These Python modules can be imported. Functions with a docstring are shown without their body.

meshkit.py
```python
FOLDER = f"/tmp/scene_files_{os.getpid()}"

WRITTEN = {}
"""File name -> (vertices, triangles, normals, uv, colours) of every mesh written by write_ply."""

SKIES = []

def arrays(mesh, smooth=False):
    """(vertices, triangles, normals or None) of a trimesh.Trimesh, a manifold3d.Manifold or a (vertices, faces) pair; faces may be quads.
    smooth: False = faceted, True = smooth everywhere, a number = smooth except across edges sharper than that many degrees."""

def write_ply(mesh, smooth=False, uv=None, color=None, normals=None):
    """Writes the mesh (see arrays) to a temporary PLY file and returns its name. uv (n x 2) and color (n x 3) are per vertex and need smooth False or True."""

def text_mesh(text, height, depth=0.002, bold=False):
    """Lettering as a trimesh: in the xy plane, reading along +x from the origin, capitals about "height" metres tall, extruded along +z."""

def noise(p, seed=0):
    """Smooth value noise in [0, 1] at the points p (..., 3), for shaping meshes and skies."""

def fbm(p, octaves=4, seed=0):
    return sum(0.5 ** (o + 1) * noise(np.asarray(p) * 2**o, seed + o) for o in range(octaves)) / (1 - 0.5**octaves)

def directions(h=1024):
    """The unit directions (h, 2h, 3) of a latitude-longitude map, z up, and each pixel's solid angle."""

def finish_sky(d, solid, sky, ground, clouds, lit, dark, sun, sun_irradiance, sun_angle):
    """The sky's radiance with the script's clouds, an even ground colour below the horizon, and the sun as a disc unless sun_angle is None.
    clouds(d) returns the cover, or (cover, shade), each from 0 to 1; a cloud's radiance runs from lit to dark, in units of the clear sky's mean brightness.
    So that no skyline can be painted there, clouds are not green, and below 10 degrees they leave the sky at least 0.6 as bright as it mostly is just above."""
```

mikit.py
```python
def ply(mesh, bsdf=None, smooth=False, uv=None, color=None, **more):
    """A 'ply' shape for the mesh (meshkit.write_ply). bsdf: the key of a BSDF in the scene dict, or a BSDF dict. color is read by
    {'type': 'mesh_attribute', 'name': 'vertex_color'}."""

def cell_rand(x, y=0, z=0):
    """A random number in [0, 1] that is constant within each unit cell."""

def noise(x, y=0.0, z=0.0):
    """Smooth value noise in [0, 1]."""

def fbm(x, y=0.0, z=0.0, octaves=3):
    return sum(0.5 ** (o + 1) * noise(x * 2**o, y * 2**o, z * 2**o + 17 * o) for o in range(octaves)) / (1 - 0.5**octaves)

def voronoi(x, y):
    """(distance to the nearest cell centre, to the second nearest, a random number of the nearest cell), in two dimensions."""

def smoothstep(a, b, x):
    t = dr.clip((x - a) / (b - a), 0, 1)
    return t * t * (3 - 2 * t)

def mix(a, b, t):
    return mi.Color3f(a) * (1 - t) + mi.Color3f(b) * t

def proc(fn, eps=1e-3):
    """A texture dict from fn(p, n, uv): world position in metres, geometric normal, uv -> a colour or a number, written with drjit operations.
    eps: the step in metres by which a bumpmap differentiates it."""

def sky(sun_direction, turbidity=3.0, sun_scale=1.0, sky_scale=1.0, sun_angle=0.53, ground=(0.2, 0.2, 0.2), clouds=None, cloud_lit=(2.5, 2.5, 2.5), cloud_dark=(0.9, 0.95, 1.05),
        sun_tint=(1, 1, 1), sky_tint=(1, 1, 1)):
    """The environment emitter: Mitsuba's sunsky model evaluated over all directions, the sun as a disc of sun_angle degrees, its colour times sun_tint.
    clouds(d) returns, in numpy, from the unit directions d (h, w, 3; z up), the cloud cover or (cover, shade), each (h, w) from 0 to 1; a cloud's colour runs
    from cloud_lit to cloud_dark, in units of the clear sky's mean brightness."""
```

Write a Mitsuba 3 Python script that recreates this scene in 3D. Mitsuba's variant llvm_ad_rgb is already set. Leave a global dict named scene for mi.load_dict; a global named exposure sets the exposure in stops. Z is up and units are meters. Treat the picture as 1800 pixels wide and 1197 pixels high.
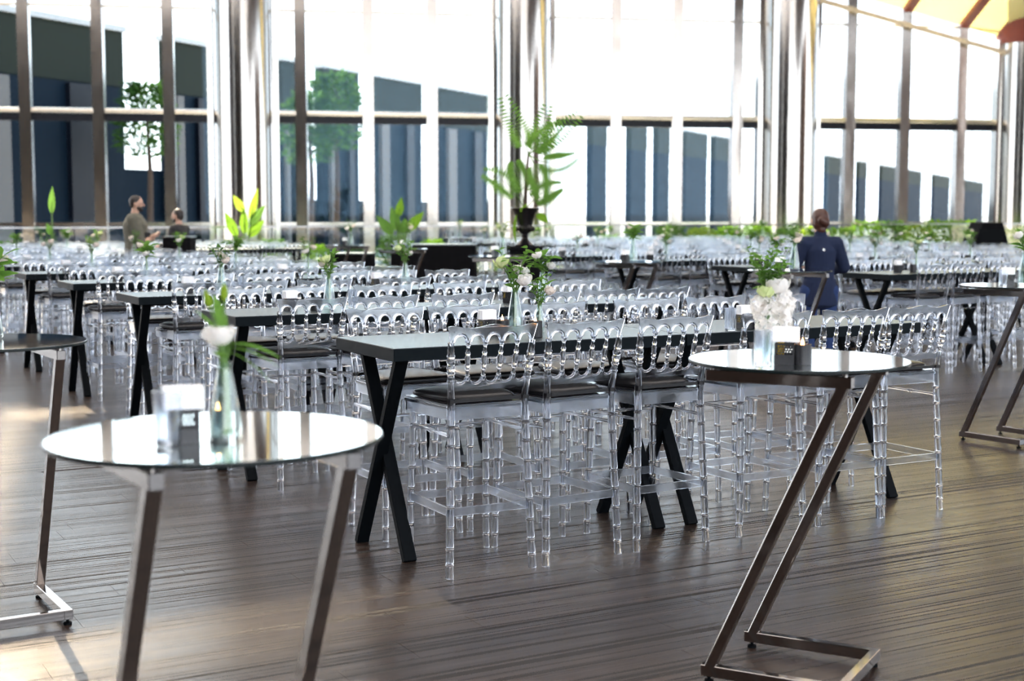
import math, random
import numpy as np, trimesh, manifold3d as m3
import mitsuba as mi, drjit as dr
import mikit, meshkit
from mikit import noise, fbm, mix, smoothstep, cell_rand
from shapely.geometry import Polygon, Point, box as sbox
from shapely.ops import unary_union
T = mi.ScalarTransform4f
rng = np.random.default_rng(7)
random.seed(7)
scene, labels = {'type': 'scene'}, {}

# ------------------------------------------------------------------ camera, sky, sun, exposure
CAM_H, FPX, HZ = 1.56, 2450.0, 378.0
PITCH = math.atan((598.5 - HZ) / FPX)
scene['camera'] = {
    'type': 'thinlens', 'fov': math.degrees(2 * math.atan(900 / FPX)), 'fov_axis': 'x',
    'aperture_radius': 0.0085, 'focus_distance': 6.55, 'near_clip': 0.1, 'far_clip': 3000.0,
    'to_world': T().look_at(origin=[0, 0, CAM_H], target=[0, math.cos(PITCH), CAM_H - math.sin(PITCH)], up=[0, 0, 1])}
SUN = np.array([-0.36, 0.80, 0.50]); SUN /= np.linalg.norm(SUN)


def clouds(d):
    n = meshkit.fbm(d * np.array([2.2, 2.2, 5.0]) + 3.1, 4)
    hz = np.clip(1.0 - d[..., 2] / 0.75, 0, 1)
    cover = np.clip((n - 0.50 + 0.35 * hz) * 3.2, 0, 1)
    return cover, np.clip((n - 0.55) * 1.6, 0, 0.5)


scene['sky'] = mikit.sky(SUN, turbidity=3.5, sun_scale=1.0, sky_scale=1.0, ground=(0.34, 0.33, 0.31), clouds=clouds,
                         cloud_lit=(2.85, 3.0, 3.2), cloud_dark=(1.0, 1.05, 1.12))
exposure = 4.0

# ------------------------------------------------------------------ frames and pixel helpers (only used to read positions off the photo)
UA = math.radians(29.05)
U = np.array([math.cos(UA), math.sin(UA), 0.0]); V = np.array([-math.sin(UA), math.cos(UA), 0.0])


def uv3(u, v, z=0.0):
    return U * u + V * v + np.array([0, 0, z])


def ground(x, y, z=0.0):
    """the point at height z that the photograph shows at pixel x, y"""
    a, b = (x - 900) / FPX, -(y - 598.5) / FPX
    r = np.array([a, math.cos(PITCH) + b * math.sin(PITCH), -math.sin(PITCH) + b * math.cos(PITCH)])
    return r * ((z - CAM_H) / r[2]) + np.array([0, 0, CAM_H])


# ------------------------------------------------------------------ materials
def rgb(*c):
    return {'type': 'rgb', 'value': list(c)}


def mat(name, base=(0.5, 0.5, 0.5), rough=0.5, metallic=0.0, **kw):
    scene[name] = {'type': 'twosided', 'b': {'type': 'principled', 'base_color': base if isinstance(base, dict) else rgb(*base),
                   'roughness': rough, 'metallic': metallic, **kw}}


def floor_color(p, n, uv):
    x = p.x * U[0] + p.y * U[1]; y = p.x * V[0] + p.y * V[1]
    row = dr.floor(y / 0.19)
    off = cell_rand(row, 3, 1) * 1.3
    tone = cell_rand(row, dr.floor((x + off) / 1.3), 5)
    g = fbm(x * 1.6, y * 34.0, row * 0.3, 3)
    g2 = noise(x * 5.0, y * 260.0, 2.0)
    t = dr.clip(0.25 + 0.9 * (g - 0.5) + 0.25 * (tone - 0.5) + 0.25 * (g2 - 0.5), 0, 1)
    c = mix((0.017, 0.010, 0.008), (0.048, 0.029, 0.022), t)
    line = smoothstep(0.36, 0.24, noise(x * 0.45, y * 95.0, 9.0))
    return c * (1 - 0.75 * line)


def floor_rough(p, n, uv):
    x = p.x * U[0] + p.y * U[1]; y = p.x * V[0] + p.y * V[1]
    return 0.25 + 0.12 * fbm(x * 1.2, y * 40.0, 4.0, 2) + 0.30 * smoothstep(0.36, 0.24, noise(x * 0.45, y * 95.0, 9.0))


mat('wood_floor', mikit.proc(floor_color), mikit.proc(floor_rough), specular=0.45)
mat('joint_dark', (0.03, 0.02, 0.016), 0.8)
mat('black_metal', (0.002, 0.003, 0.004), 0.6, specular=0.08)
scene['black_top'] = {'type': 'twosided', 'b': {'type': 'roughplastic', 'distribution': 'ggx', 'alpha': 0.13, 'int_ior': 1.95, 'diffuse_reflectance': rgb(0.008, 0.016, 0.020), 'specular_reflectance': rgb(0.92, 0.98, 1.0)}}
mat('black_edge', (0.003, 0.006, 0.008), 0.6, specular=0.1)
mat('black_cushion', (0.006, 0.006, 0.007), 0.35, specular=0.35)
mat('black_cloth', (0.005, 0.005, 0.006), 0.9, specular=0.1)
mat('black_gloss', (0.010, 0.009, 0.010), 0.16)
mat('mirror_top', (0.90, 0.93, 0.92), 0.02, 1.0)
mat('mirror_edge', (0.008, 0.014, 0.015), 0.25, specular=0.3)
mat('chrome', (0.42, 0.39, 0.37), 0.09, 1.0)
mat('white_paper', (0.85, 0.85, 0.86), 0.7)
mat('yellow_paper', (0.85, 0.55, 0.03), 0.6)
mat('black_tin', (0.015, 0.015, 0.017), 0.4)
mat('grey_metal', (0.45, 0.45, 0.46), 0.3, 1.0)
mat('beige_paint', (0.62, 0.54, 0.44), 0.5)
mat('dark_frame', (0.006, 0.008, 0.014), 0.35, specular=0.2)
mat('frame_steel', (0.74, 0.70, 0.64), 0.12, 1.0)
mat('skin', (0.50, 0.30, 0.22), 0.55)
mat('hair_brown', (0.055, 0.018, 0.010), 0.45)
mat('hair_dark', (0.018, 0.012, 0.010), 0.5)
mat('navy_cloth', (0.004, 0.011, 0.040), 0.9)
mat('blue_cloth', (0.010, 0.028, 0.10), 0.9)
mat('olive_cloth', (0.11, 0.105, 0.08), 0.85)
mat('charcoal_cloth', (0.02, 0.02, 0.022), 0.85)
mat('stem_green', (0.10, 0.20, 0.04), 0.6)
mat('trunk_brown', (0.07, 0.045, 0.03), 0.8)
mat('petal_center', (0.75, 0.70, 0.35), 0.7)
mat('pavement', (0.40, 0.38, 0.35), 0.8)
mat('pale_render', (0.55, 0.53, 0.50), 0.8)
mat('dark_hall', (0.006, 0.015, 0.026), 0.6, specular=0.08)
mat('olive_band', (0.024, 0.030, 0.022), 0.6, specular=0.08)
mat('roof_edge', (0.55, 0.55, 0.53), 0.6)
mat('hall_stone', (0.16, 0.15, 0.14), 0.7)
mat('ceiling_dark', (0.16, 0.15, 0.14), 0.7)
mat('red_rib', (0.20, 0.045, 0.035), 0.45)
mat('candle_wax', (0.9, 0.8, 0.6), 0.5)


mat('wall_dark', (0.004, 0.004, 0.005), 0.7, specular=0.1)
mat('wall_wood', (0.13, 0.075, 0.05), 0.5)


def thin(name, c, t, rough=0.5):
    scene[name] = {'type': 'principledthin', 'base_color': rgb(*c), 'roughness': rough, 'diff_trans': t, 'spec_trans': 0.0, 'eta': 1.4}


thin('leaf_dark', (0.07, 0.16, 0.035), 0.7)
thin('leaf_mid', (0.13, 0.27, 0.05), 0.8)
thin('leaf_bright', (0.20, 0.38, 0.035), 0.9)
thin('leaf_lime', (0.32, 0.46, 0.05), 1.0)
thin('petal_white', (0.86, 0.84, 0.82), 0.6, 0.7)
thin('petal_blush', (0.86, 0.78, 0.72), 0.6, 0.7)
thin('petal_green', (0.70, 0.78, 0.42), 0.6, 0.7)
thin('roof_cream', (0.62, 0.61, 0.58), 0.8, 0.6)
thin('roof_membrane', (0.80, 0.80, 0.82), 1.0, 0.7)
thin('roof_yellow', (0.74, 0.69, 0.30), 0.85, 0.6)
mat('roof_dark', (0.10, 0.05, 0.04), 0.7, specular=0.2)

scene['acrylic'] = {'type': 'roughdielectric', 'distribution': 'ggx', 'alpha': 0.02, 'int_ior': 1.49, 'ext_ior': 1.0, 'specular_transmittance': rgb(0.945, 0.965, 1.0)}
scene['vase_glass'] = {'type': 'thindielectric', 'int_ior': 1.5, 'specular_transmittance': rgb(0.90, 0.96, 0.95)}
scene['window_glass'] = {'type': 'thindielectric', 'int_ior': 1.30, 'specular_transmittance': rgb(0.84, 0.93, 0.99), 'specular_reflectance': rgb(0.35, 0.62, 0.85)}
scene['rail_glass'] = {'type': 'thindielectric', 'int_ior': 1.5, 'specular_transmittance': rgb(0.93, 0.985, 0.965)}


def steel_bump(p, n, uv):
    a = fbm(p.x * 0.9 + p.y * 0.3, p.z * 0.35, 1.0, 3)
    return a * 0.006 + 0.0010 * noise(p.x * 6 + p.y * 2, p.z * 2.2, 3.0)


scene['column_steel'] = {'type': 'twosided', 'b': {'type': 'bumpmap', 'scale': 1.0, 't': mikit.proc(steel_bump, 0.02),
                         'b': {'type': 'roughconductor', 'alpha': 0.018, 'eta': rgb(2.3, 2.2, 2.0), 'k': rgb(3.2, 3.0, 2.7), 'distribution': 'ggx'}}}


def fin_bump(p, n, uv):
    return 0.02 * fbm(p.x * 1.2 + 7.0 * cell_rand(dr.floor(p.x / 1.5)), p.z * 0.55, 2.0, 3)


scene['fin_steel'] = {'type': 'twosided', 'b': {'type': 'bumpmap', 'scale': 1.0, 't': mikit.proc(fin_bump, 0.02),
                      'b': {'type': 'roughconductor', 'alpha': 0.03, 'eta': rgb(2.9, 2.9, 2.9), 'k': rgb(2.6, 2.35, 2.1), 'distribution': 'ggx'}}}

# ------------------------------------------------------------------ building helpers
class MB:
    """collects (vertices, faces) pieces of ONE part"""
    def __init__(s):
        s.p = []

    def add(s, m):
        if hasattr(m, 'to_mesh'):
            q = m.to_mesh(); m = trimesh.Trimesh(q.vert_properties[:, :3], q.tri_verts, process=False)
        elif isinstance(m, tuple):
            m = trimesh.Trimesh(np.asarray(m[0], float), np.asarray(m[1], int), process=False)
        s.p.append(m); return s

    def box(s, lo, hi, bev=0.0):
        return s.add(bbox(lo, hi, bev))

    def mesh(s):
        return trimesh.util.concatenate(s.p) if len(s.p) > 1 else s.p[0]


def bbox(lo, hi, bev=0.0):
    lo, hi = np.asarray(lo, float), np.asarray(hi, float)
    if bev <= 0:
        m = trimesh.creation.box(hi - lo); m.apply_translation((lo + hi) / 2); return m
    pts = []
    for sx in (0, 1):
        for sy in (0, 1):
            for sz in (0, 1):
                c = np.array([(lo, hi)[sx][0], (lo, hi)[sy][1], (lo, hi)[sz][2]])
                for ax in range(3):
                    q = c.copy()
                    for o in range(3):
                        if o != ax:
                            q[o] += bev * (1 if (sx, sy, sz)[o] == 0 else -1)
                    pts.append(q)
    m = m3.Manifold.hull_points(np.array(pts))
    q = m.to_mesh(); return trimesh.Trimesh(q.vert_properties[:, :3], q.tri_verts, process=False)


def frame_of(d):
    d = np.asarray(d, float) / np.linalg.norm(d)
    a = np.cross(d, [0, 0, 1.0] if abs(d[2]) < 0.9 else [0, 1.0, 0])
    a /= np.linalg.norm(a)
    return a, np.cross(d, a), d


def beam(p0, p1, w, h, bev=0.0, up=None):
    """a bar with a w x h section from p0 to p1"""
    p0, p1 = np.asarray(p0, float), np.asarray(p1, float)
    L = np.linalg.norm(p1 - p0)
    m = bbox([-w / 2, -h / 2, 0], [w / 2, h / 2, L], bev)
    a, b, d = frame_of(p1 - p0)
    if up is not None:
        a = np.cross(up, d); a /= np.linalg.norm(a); b = np.cross(d, a)
    M = np.eye(4); M[:3, 0], M[:3, 1], M[:3, 2], M[:3, 3] = a, b, d, p0
    m.apply_transform(M); return m


def lathe(p0, p1, prof, n=10):
    """a turned piece along p0-p1; prof = [(t 0..1, radius)]"""
    p0, p1 = np.asarray(p0, float), np.asarray(p1, float)
    a, b, d = frame_of(p1 - p0)
    ang = np.arange(n) * 2 * math.pi / n
    ring = np.cos(ang)[:, None] * a + np.sin(ang)[:, None] * b
    v = np.vstack([p0 + (p1 - p0) * t + ring * r for t, r in prof] + [[p0 + (p1 - p0) * prof[0][0]], [p0 + (p1 - p0) * prof[-1][0]]])
    f, m = [], len(prof)
    for i in range(m - 1):
        for j in range(n):
            k = (j + 1) % n
            q = (i * n + j, i * n + k, (i + 1) * n + k, (i + 1) * n + j)
            f += [(q[0], q[1], q[2]), (q[0], q[2], q[3])]
    for j in range(n):
        k = (j + 1) % n
        f += [(m * n, k, j), (m * n + 1, (m - 1) * n + j, (m - 1) * n + k)]
    return trimesh.Trimesh(v, np.array(f), process=False)


def tube(pts, r, n=6, closed=False):
    p = np.asarray(pts, float); rr = np.broadcast_to(r, (len(p),))
    t = np.gradient(p, axis=0); t /= np.linalg.norm(t, axis=1, keepdims=True) + 1e-12
    a = np.cross(t, np.where(np.abs(t[:, 2:]) < 0.9, [0, 0, 1.0], [1.0, 0, 0])); a /= np.linalg.norm(a, axis=1, keepdims=True)
    for i in range(1, len(a)):
        if a[i] @ a[i - 1] < 0: a[i] = -a[i]
    b = np.cross(t, a); ang = np.arange(n) * 2 * math.pi / n
    v = (p[:, None] + rr[:, None, None] * (np.cos(ang)[None, :, None] * a[:, None] + np.sin(ang)[None, :, None] * b[:, None])).reshape(-1, 3)
    f = []
    for i in range(len(p) - 1):
        for j in range(n):
            k = (j + 1) % n
            f += [(i * n + j, i * n + k, (i + 1) * n + k), (i * n + j, (i + 1) * n + k, (i + 1) * n + j)]
    c0, c1 = len(v), len(v) + 1
    v = np.vstack([v, p[:1], p[-1:]])
    for j in range(n):
        k = (j + 1) % n
        f += [(c0, k, j), (c1, (len(p) - 1) * n + j, (len(p) - 1) * n + k)]
    return trimesh.Trimesh(v, np.array(f), process=False)


def extr(poly, h):
    return trimesh.util.concatenate([trimesh.creation.extrude_polygon(g, h, engine='earcut') for g in getattr(poly, 'geoms', [poly])])


def xf(m, M):
    m = m.copy(); m.apply_transform(M); return m


def place(loc, rz=0.0, s=1.0, tilt=0.0):
    t = T().translate([float(x) for x in loc]).rotate([0, 0, 1], float(math.degrees(rz)))
    if tilt: t = t.rotate([1, 0, 0], float(tilt))
    return t.scale(float(s)) if s != 1.0 else t


used = {}


def key(name):
    n = used.get(name, 0); used[name] = n + 1
    return name if n == 0 else f'{name}_{n:03d}'


def tag(k, label=None, cat=None, group=None, kind=None):
    d = labels.setdefault(k, {})
    for a, b in (('label', label), ('category', cat), ('group', group), ('kind', kind)):
        if b: d[a] = b
    return k


def thing(name, label, cat, group=None, kind=None):
    return tag(key(name), label, cat, group, kind)


def obj(k, mesh, bsdf, smooth=False, to=None, **kw):
    """ONE entry of the scene under the key k"""
    d = mesh if isinstance(mesh, dict) else mikit.ply(mesh.mesh() if isinstance(mesh, MB) else mesh, bsdf, smooth, **kw)
    if to is not None: d = {**d, 'to_world': to}
    scene[k] = d
    return k


def part(root, name, mesh, bsdf=None, smooth=False, to=None, label=None, **kw):
    k = obj(key(root + '__' + name), mesh, bsdf, smooth, to, **kw)
    if label: labels[k] = {'label': label}
    return k


ORD = ['', 'first', 'second', 'third', 'fourth', 'fifth', 'sixth', 'seventh', 'eighth', 'ninth', 'tenth', 'eleventh', 'twelfth', 'thirteenth', 'fourteenth',
       'fifteenth', 'sixteenth', 'seventeenth', 'eighteenth']

def ordw(n):
    tens = {2: 'twenty', 3: 'thirty'}
    if n < 19: return ORD[n]
    if n in (19, 20, 30): return {19: 'nineteenth', 20: 'twentieth', 30: 'thirtieth'}[n]
    return tens[n // 10] + '-' + ORD[n % 10]


# ------------------------------------------------------------------ the setting
V_EDGE = 28.0
# floor: boards that can be told apart are parts, the rest is one slab
fl = tag('floor', 'dark brown striated wood plank floor', kind='structure')
c = [uv3(-40, -14, -0.004), uv3(60, -14, -0.004), uv3(60, V_EDGE, -0.004), uv3(-40, V_EDGE, -0.004)]
obj(fl, (np.array(c + [q + np.array([0, 0, -0.4]) for q in c]), np.array([[0, 1, 2, 3], [4, 7, 6, 5], [0, 4, 5, 1], [1, 5, 6, 2], [2, 6, 7, 3], [3, 7, 4, 0]])), 'wood_floor')
PW, PL = 0.19, 1.3
pv = []
for r in range(int(0.8 / PW), int(9.9 / PW)):
    h = float(np.float64((math.sin(r * 12.9898) * 43758.5453) % 1.0))
    for k in range(-6, 9):
        u0, v0 = k * PL - h * PL, r * PW
        q = uv3(u0 + PL / 2, v0 + PW / 2)
        if q[1] < 3.6 or q[1] > 8.6 or abs(q[0]) > 0.40 * q[1] + 0.7: continue
        pv.append((math.hypot(*q[:2]), u0, v0))
pv.sort()
for _, u0, v0 in pv[:300]:
    b = bbox([u0 + 0.0007, v0 + 0.0005, -0.02], [u0 + PL - 0.0007, v0 + PW - 0.0005, 0.0])
    b.vertices[:, :2] = (b.vertices[:, :1] * U[:2] + b.vertices[:, 1:2] * V[:2])
    part('floor', 'plank', b, 'wood_floor')

obj(tag('ground', 'pale paved ground beyond the glass wall', kind='structure'),
    (np.array([[-700, -300, -0.45], [700, -300, -0.45], [700, 900, -0.45], [-700, 900, -0.45]]), np.array([[0, 1, 2, 3]])), 'pavement')

# the glass wall
FY, FK = 45.0, 0.176
W = np.array([1, FK, 0]) / math.hypot(1, FK); N = np.array([FK, -1, 0]) / math.hypot(1, FK)


def fx(px):
    t = (px - 900) / FPX * math.cos(PITCH)
    return FY * t / (1 - FK * t) / W[0]


def fac(s, d=0.0, z=0.0):
    return np.array([0, FY, 0]) + W * s + N * d + np.array([0, 0, z])


def zedge(s):
    return 11.5 - 0.24 * max(s * W[0], -17.0)


def fbox(s0, s1, d0, d1, z0, z1a, z1b=None, bev=0):
    z1b = z1a if z1b is None else z1b
    v = [fac(s, d, z) for (s, zt) in ((s0, z1a), (s1, z1b)) for d in (d0, d1) for z in (z0, zt)]
    f = [[0, 1, 3, 2], [4, 6, 7, 5], [0, 4, 5, 1], [2, 3, 7, 6], [0, 2, 6, 4], [1, 5, 7, 3]]
    m = trimesh.Trimesh(np.array(v), np.vstack([np.array(f)[:, [0, 1, 2]], np.array(f)[:, [0, 2, 3]]]), process=False)
    m.fix_normals(); return m


cols = [-96, 431, 915, 1379, 1790, 2190]
fins = [[52, 180, 302], [532, 648, 760], [1080, 1187, 1290], [1487, 1582, 1680], [1900, 1990, 2080]]
ZT, ZU, ZL = 4.6, 7.84, 1.28
FIN_TURN = {52: -4, 180: -8, 302: -3, 532: -8, 648: 2, 760: -4, 1080: -7, 1187: -10, 1290: 3, 1487: 1, 1582: 0, 1680: 5}
for b in range(5):
    k = tag(f'window_{b + 1}', f'tall glazed bay of the glass wall, {ORD[b + 1]} from the left', kind='structure')
    e = [fx(cols[b]) + 1.0] + [fx(p) for p in fins[b]] + [fx(cols[b + 1]) - 1.0]
    for p in fins[b]:
        s = fx(p)
        m = fbox(s - 0.17, s + 0.17, -0.1, 0.22, -0.45, zedge(s - 0.17), zedge(s + 0.17))
        m.apply_transform(trimesh.transformations.rotation_matrix(math.radians(FIN_TURN.get(p, 0)), [0, 0, 1], fac(s, 0.06)))
        part(k, 'mullion', m, 'fin_steel', label='mirror steel fin')
    for i in range(4):
        a, c2 = e[i] + (0.17 if i else 0), e[i + 1] - (0.17 if i < 3 else 0)
        part(k, 'transom', fbox(a, c2, -0.08, 0.12, ZT - 0.20, ZT + 0.02), 'dark_frame', label='black transom')
        part(k, 'rail', lathe(fac(a, 0.14, ZT + 0.10), fac(c2, 0.14, ZT + 0.10), [(0, 0.09), (1, 0.09)], 12), 'frame_steel', smooth=40, label='round steel rail')
        part(k, 'thin_transom', fbox(a, c2, -0.05, 0.06, ZU - 0.03, ZU + 0.04), 'beige_paint')
        part(k, 'low_rail', fbox(a, c2, -0.05, 0.08, ZL - 0.04, ZL + 0.05), 'frame_steel')
        for z0, z1, z1b in ((-0.45, ZL - 0.04, None), (ZL + 0.05, ZT - 0.2, None), (ZT + 0.02, ZU - 0.03, None), (ZU + 0.04, zedge(a), zedge(c2))):
            z1b = z1 if z1b is None else z1b
            q = np.array([fac(a, 0, z0), fac(c2, 0, z0), fac(c2, 0, z1b), fac(a, 0, z1)])
            part(k, 'pane', (q, np.array([[0, 1, 2, 3]])), 'window_glass')
for i, p in enumerate(cols):
    s = fx(p)
    k = tag(key('chrome_column'), f'polished steel round column of the glass wall, {ORD[i + 1]} from the left', 'column', kind='structure')
    zt = zedge(s) + 0.4
    obj(k + '__shaft', lathe(fac(s, 0.2, -0.45), fac(s, 0.2, zt), [(t, 0.92) for t in np.linspace(0, 1, 14)], 64), 'column_steel', smooth=50)
    for sg in (-1, 1):
        part(k, 'edge_strip', fbox(s + sg * 1.0 - 0.07, s + sg * 1.0 + 0.07, -0.1, 0.3, -0.45, zt - 0.3), 'frame_steel')
    part(k, 'capital', lathe(fac(s, 0.2, zt - 0.42), fac(s, 0.2, zt + 1.8), [(0, 0.98), (0.08, 1.0), (0.5, 1.25), (1, 2.0)], 40), 'red_rib', smooth=40, label='dark red capital')

# the yellow shell roof that rises from the wall towards the hall
k = tag('ceiling', 'yellow shell roof with dark red ribs above the glass wall', kind='structure')
RD, RK = 14.0, 0.51
for b in range(5):
    for i in range(4):
        e = [fx(cols[b])] + [fx(p) for p in fins[b]] + [fx(cols[b + 1])]
        for j in range(4):
            d0, d1 = RD * j / 4 + 0.02, RD * (j + 1) / 4 - 0.02
            q = np.array([fac(e[i] + 0.02, d0, zedge(e[i]) + RK * d0), fac(e[i + 1] - 0.02, d0, zedge(e[i + 1]) + RK * d0),
                          fac(e[i + 1] - 0.02, d1, zedge(e[i + 1]) + RK * d1), fac(e[i] + 0.02, d1, zedge(e[i]) + RK * d1)])
            part(k, 'panel', (q, np.array([[0, 1, 2, 3]])), ('roof_yellow' if j < 2 else 'roof_dark') if b > 2 else 'roof_cream')
for b in range(5):
    for p in fins[b] + [cols[b + 1]]:
        s = fx(p)
        part(k, 'rib', beam(fac(s, 0, zedge(s) - 0.1), fac(s, RD, zedge(s) + RK * RD - 0.1), 0.30, 0.16), 'red_rib')
s0, s1 = fx(-96), fx(2190)
for d in (3.5, 7, 10.5):
    part(k, 'purlin', beam(fac(s0, d, zedge(s0) + RK * d - 0.06), fac(s1, d, zedge(s1) + RK * d - 0.06), 0.05, 0.05), 'red_rib')
part(k, 'edge_beam', beam(fac(s0, 0.4, zedge(s0) - 0.55), fac(s1, 0.4, zedge(s1) - 0.55), 0.12, 0.14), 'beige_paint', label='beige beam along the roof edge')
# the flat roof over the hall
q = np.array([fac(s0 - 32, 0, zedge(s0)), fac(s0, 0, zedge(s0)), fac(s0, RD, zedge(s0) + RK * RD), fac(s0 - 32, RD, zedge(s0) + RK * RD)])
part(k, 'panel', (q, np.array([[0, 1, 2, 3]])), 'roof_cream')
sm = fx(1379)
for a, b2, za, zb in ((s0 - 32, s0, 16.0, 16.0), (s0, sm, 16.0, 13.0), (sm, s1, 13.0, 11.0)):
    q = np.array([fac(a, RD, zedge(a) + RK * RD), fac(b2, RD, zedge(b2) + RK * RD), fac(b2, 62, zb), fac(a, 62, za)])
    part(k, 'roof_membrane', (q, np.array([[0, 1, 2, 3]])), 'roof_membrane' if b2 <= sm else 'roof_dark', label='pale membrane roof over the hall' if b2 <= sm else 'dark roof over the hall')
for nm, x0, x1, y0, y1, m, lab in (('wall_back', -30, -2.5, -9.5, -9.0, 'wall_dark', 'dark wall behind the viewer'), ('wall_left', -31, -30.5, -8, 17, 'wall_dark', 'dark wall along the left side of the hall'), ('wall_right', 31, 31.5, 15, 34, 'wall_wood', 'brown wood wall along the right side of the hall')):
    obj(tag(nm, lab, kind='structure'), bbox([x0, y0, -0.45], [x1, y1, 11 if nm == 'wall_right' else 15.6]), m)

# the long dark hall beyond the glass wall
P0, DD = np.array([-20.4, 54.0, 0]), np.array([0.4226, 0.9063, 0]); DN = np.array([-0.9063, 0.4226, 0])


def hq(px):
    t = (px - 900) / FPX * math.cos(PITCH)
    return (P0[0] - t * P0[1]) / (t * DD[1] - DD[0])


k = thing('background_hall', 'long dark building with a pale roof edge seen through the glass wall', 'building')


def hbox(q0, q1, d0, d1, z0, z1):
    v = [P0 + DD * q + DN * d + np.array([0, 0, z]) for q in (q0, q1) for d in (d0, d1) for z in (z0, z1)]
    f = np.array([[0, 1, 3, 2], [4, 6, 7, 5], [0, 4, 5, 1], [2, 3, 7, 6], [0, 2, 6, 4], [1, 5, 7, 3]])
    m = trimesh.Trimesh(np.array(v), np.vstack([f[:, [0, 1, 2]], f[:, [0, 2, 3]]]), process=False); m.fix_normals(); return m


HR = 9.7
for a, c2 in ((-75, 222), (300, 372), (497, 525), (570, 632), (655, 742), (772, 862), (1040, 1066), (1108, 1136), (1155, 1176), (1203, 1242), (1255, 1282), (1452, 1476), (1508, 1522),
              (1548, 1576), (1590, 1618), (1640, 1668), (1695, 1727)):
    q0, q1 = hq(a), hq(c2)
    w = part(k, 'wing', hbox(q0, q1, 0, 0.5, -0.45, HR - 2.6), 'dark_hall')
    part(w, 'band', hbox(q0, q1, -0.05, 0.5, HR - 2.6, HR - 0.25), 'olive_band')
    part(w, 'roof_edge', hbox(q0 - 0.1, q1 + 0.1, -0.2, 0.6, HR - 0.25, HR), 'roof_edge')
    nn = max(2, int((q1 - q0) / 3.2)) if q1 < 60 else 0
    for i in range(nn):
        a2 = q0 + (i + 0.25) * (q1 - q0) / nn
        part(w, 'pilaster', hbox(a2, a2 + 0.3 * (q1 - q0) / nn, -0.25, 0.0, -0.45, HR - 2.7), 'dark_frame' if i % 3 else 'hall_stone')
part(k, 'low_wall', hbox(hq(222), hq(300), 0.5, 2.0, -0.45, 3.6), 'dark_hall')
part(k, 'low_wall', hbox(hq(372), hq(862), 1.0, 2.0, -0.45, 2.4), 'hall_stone')

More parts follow.
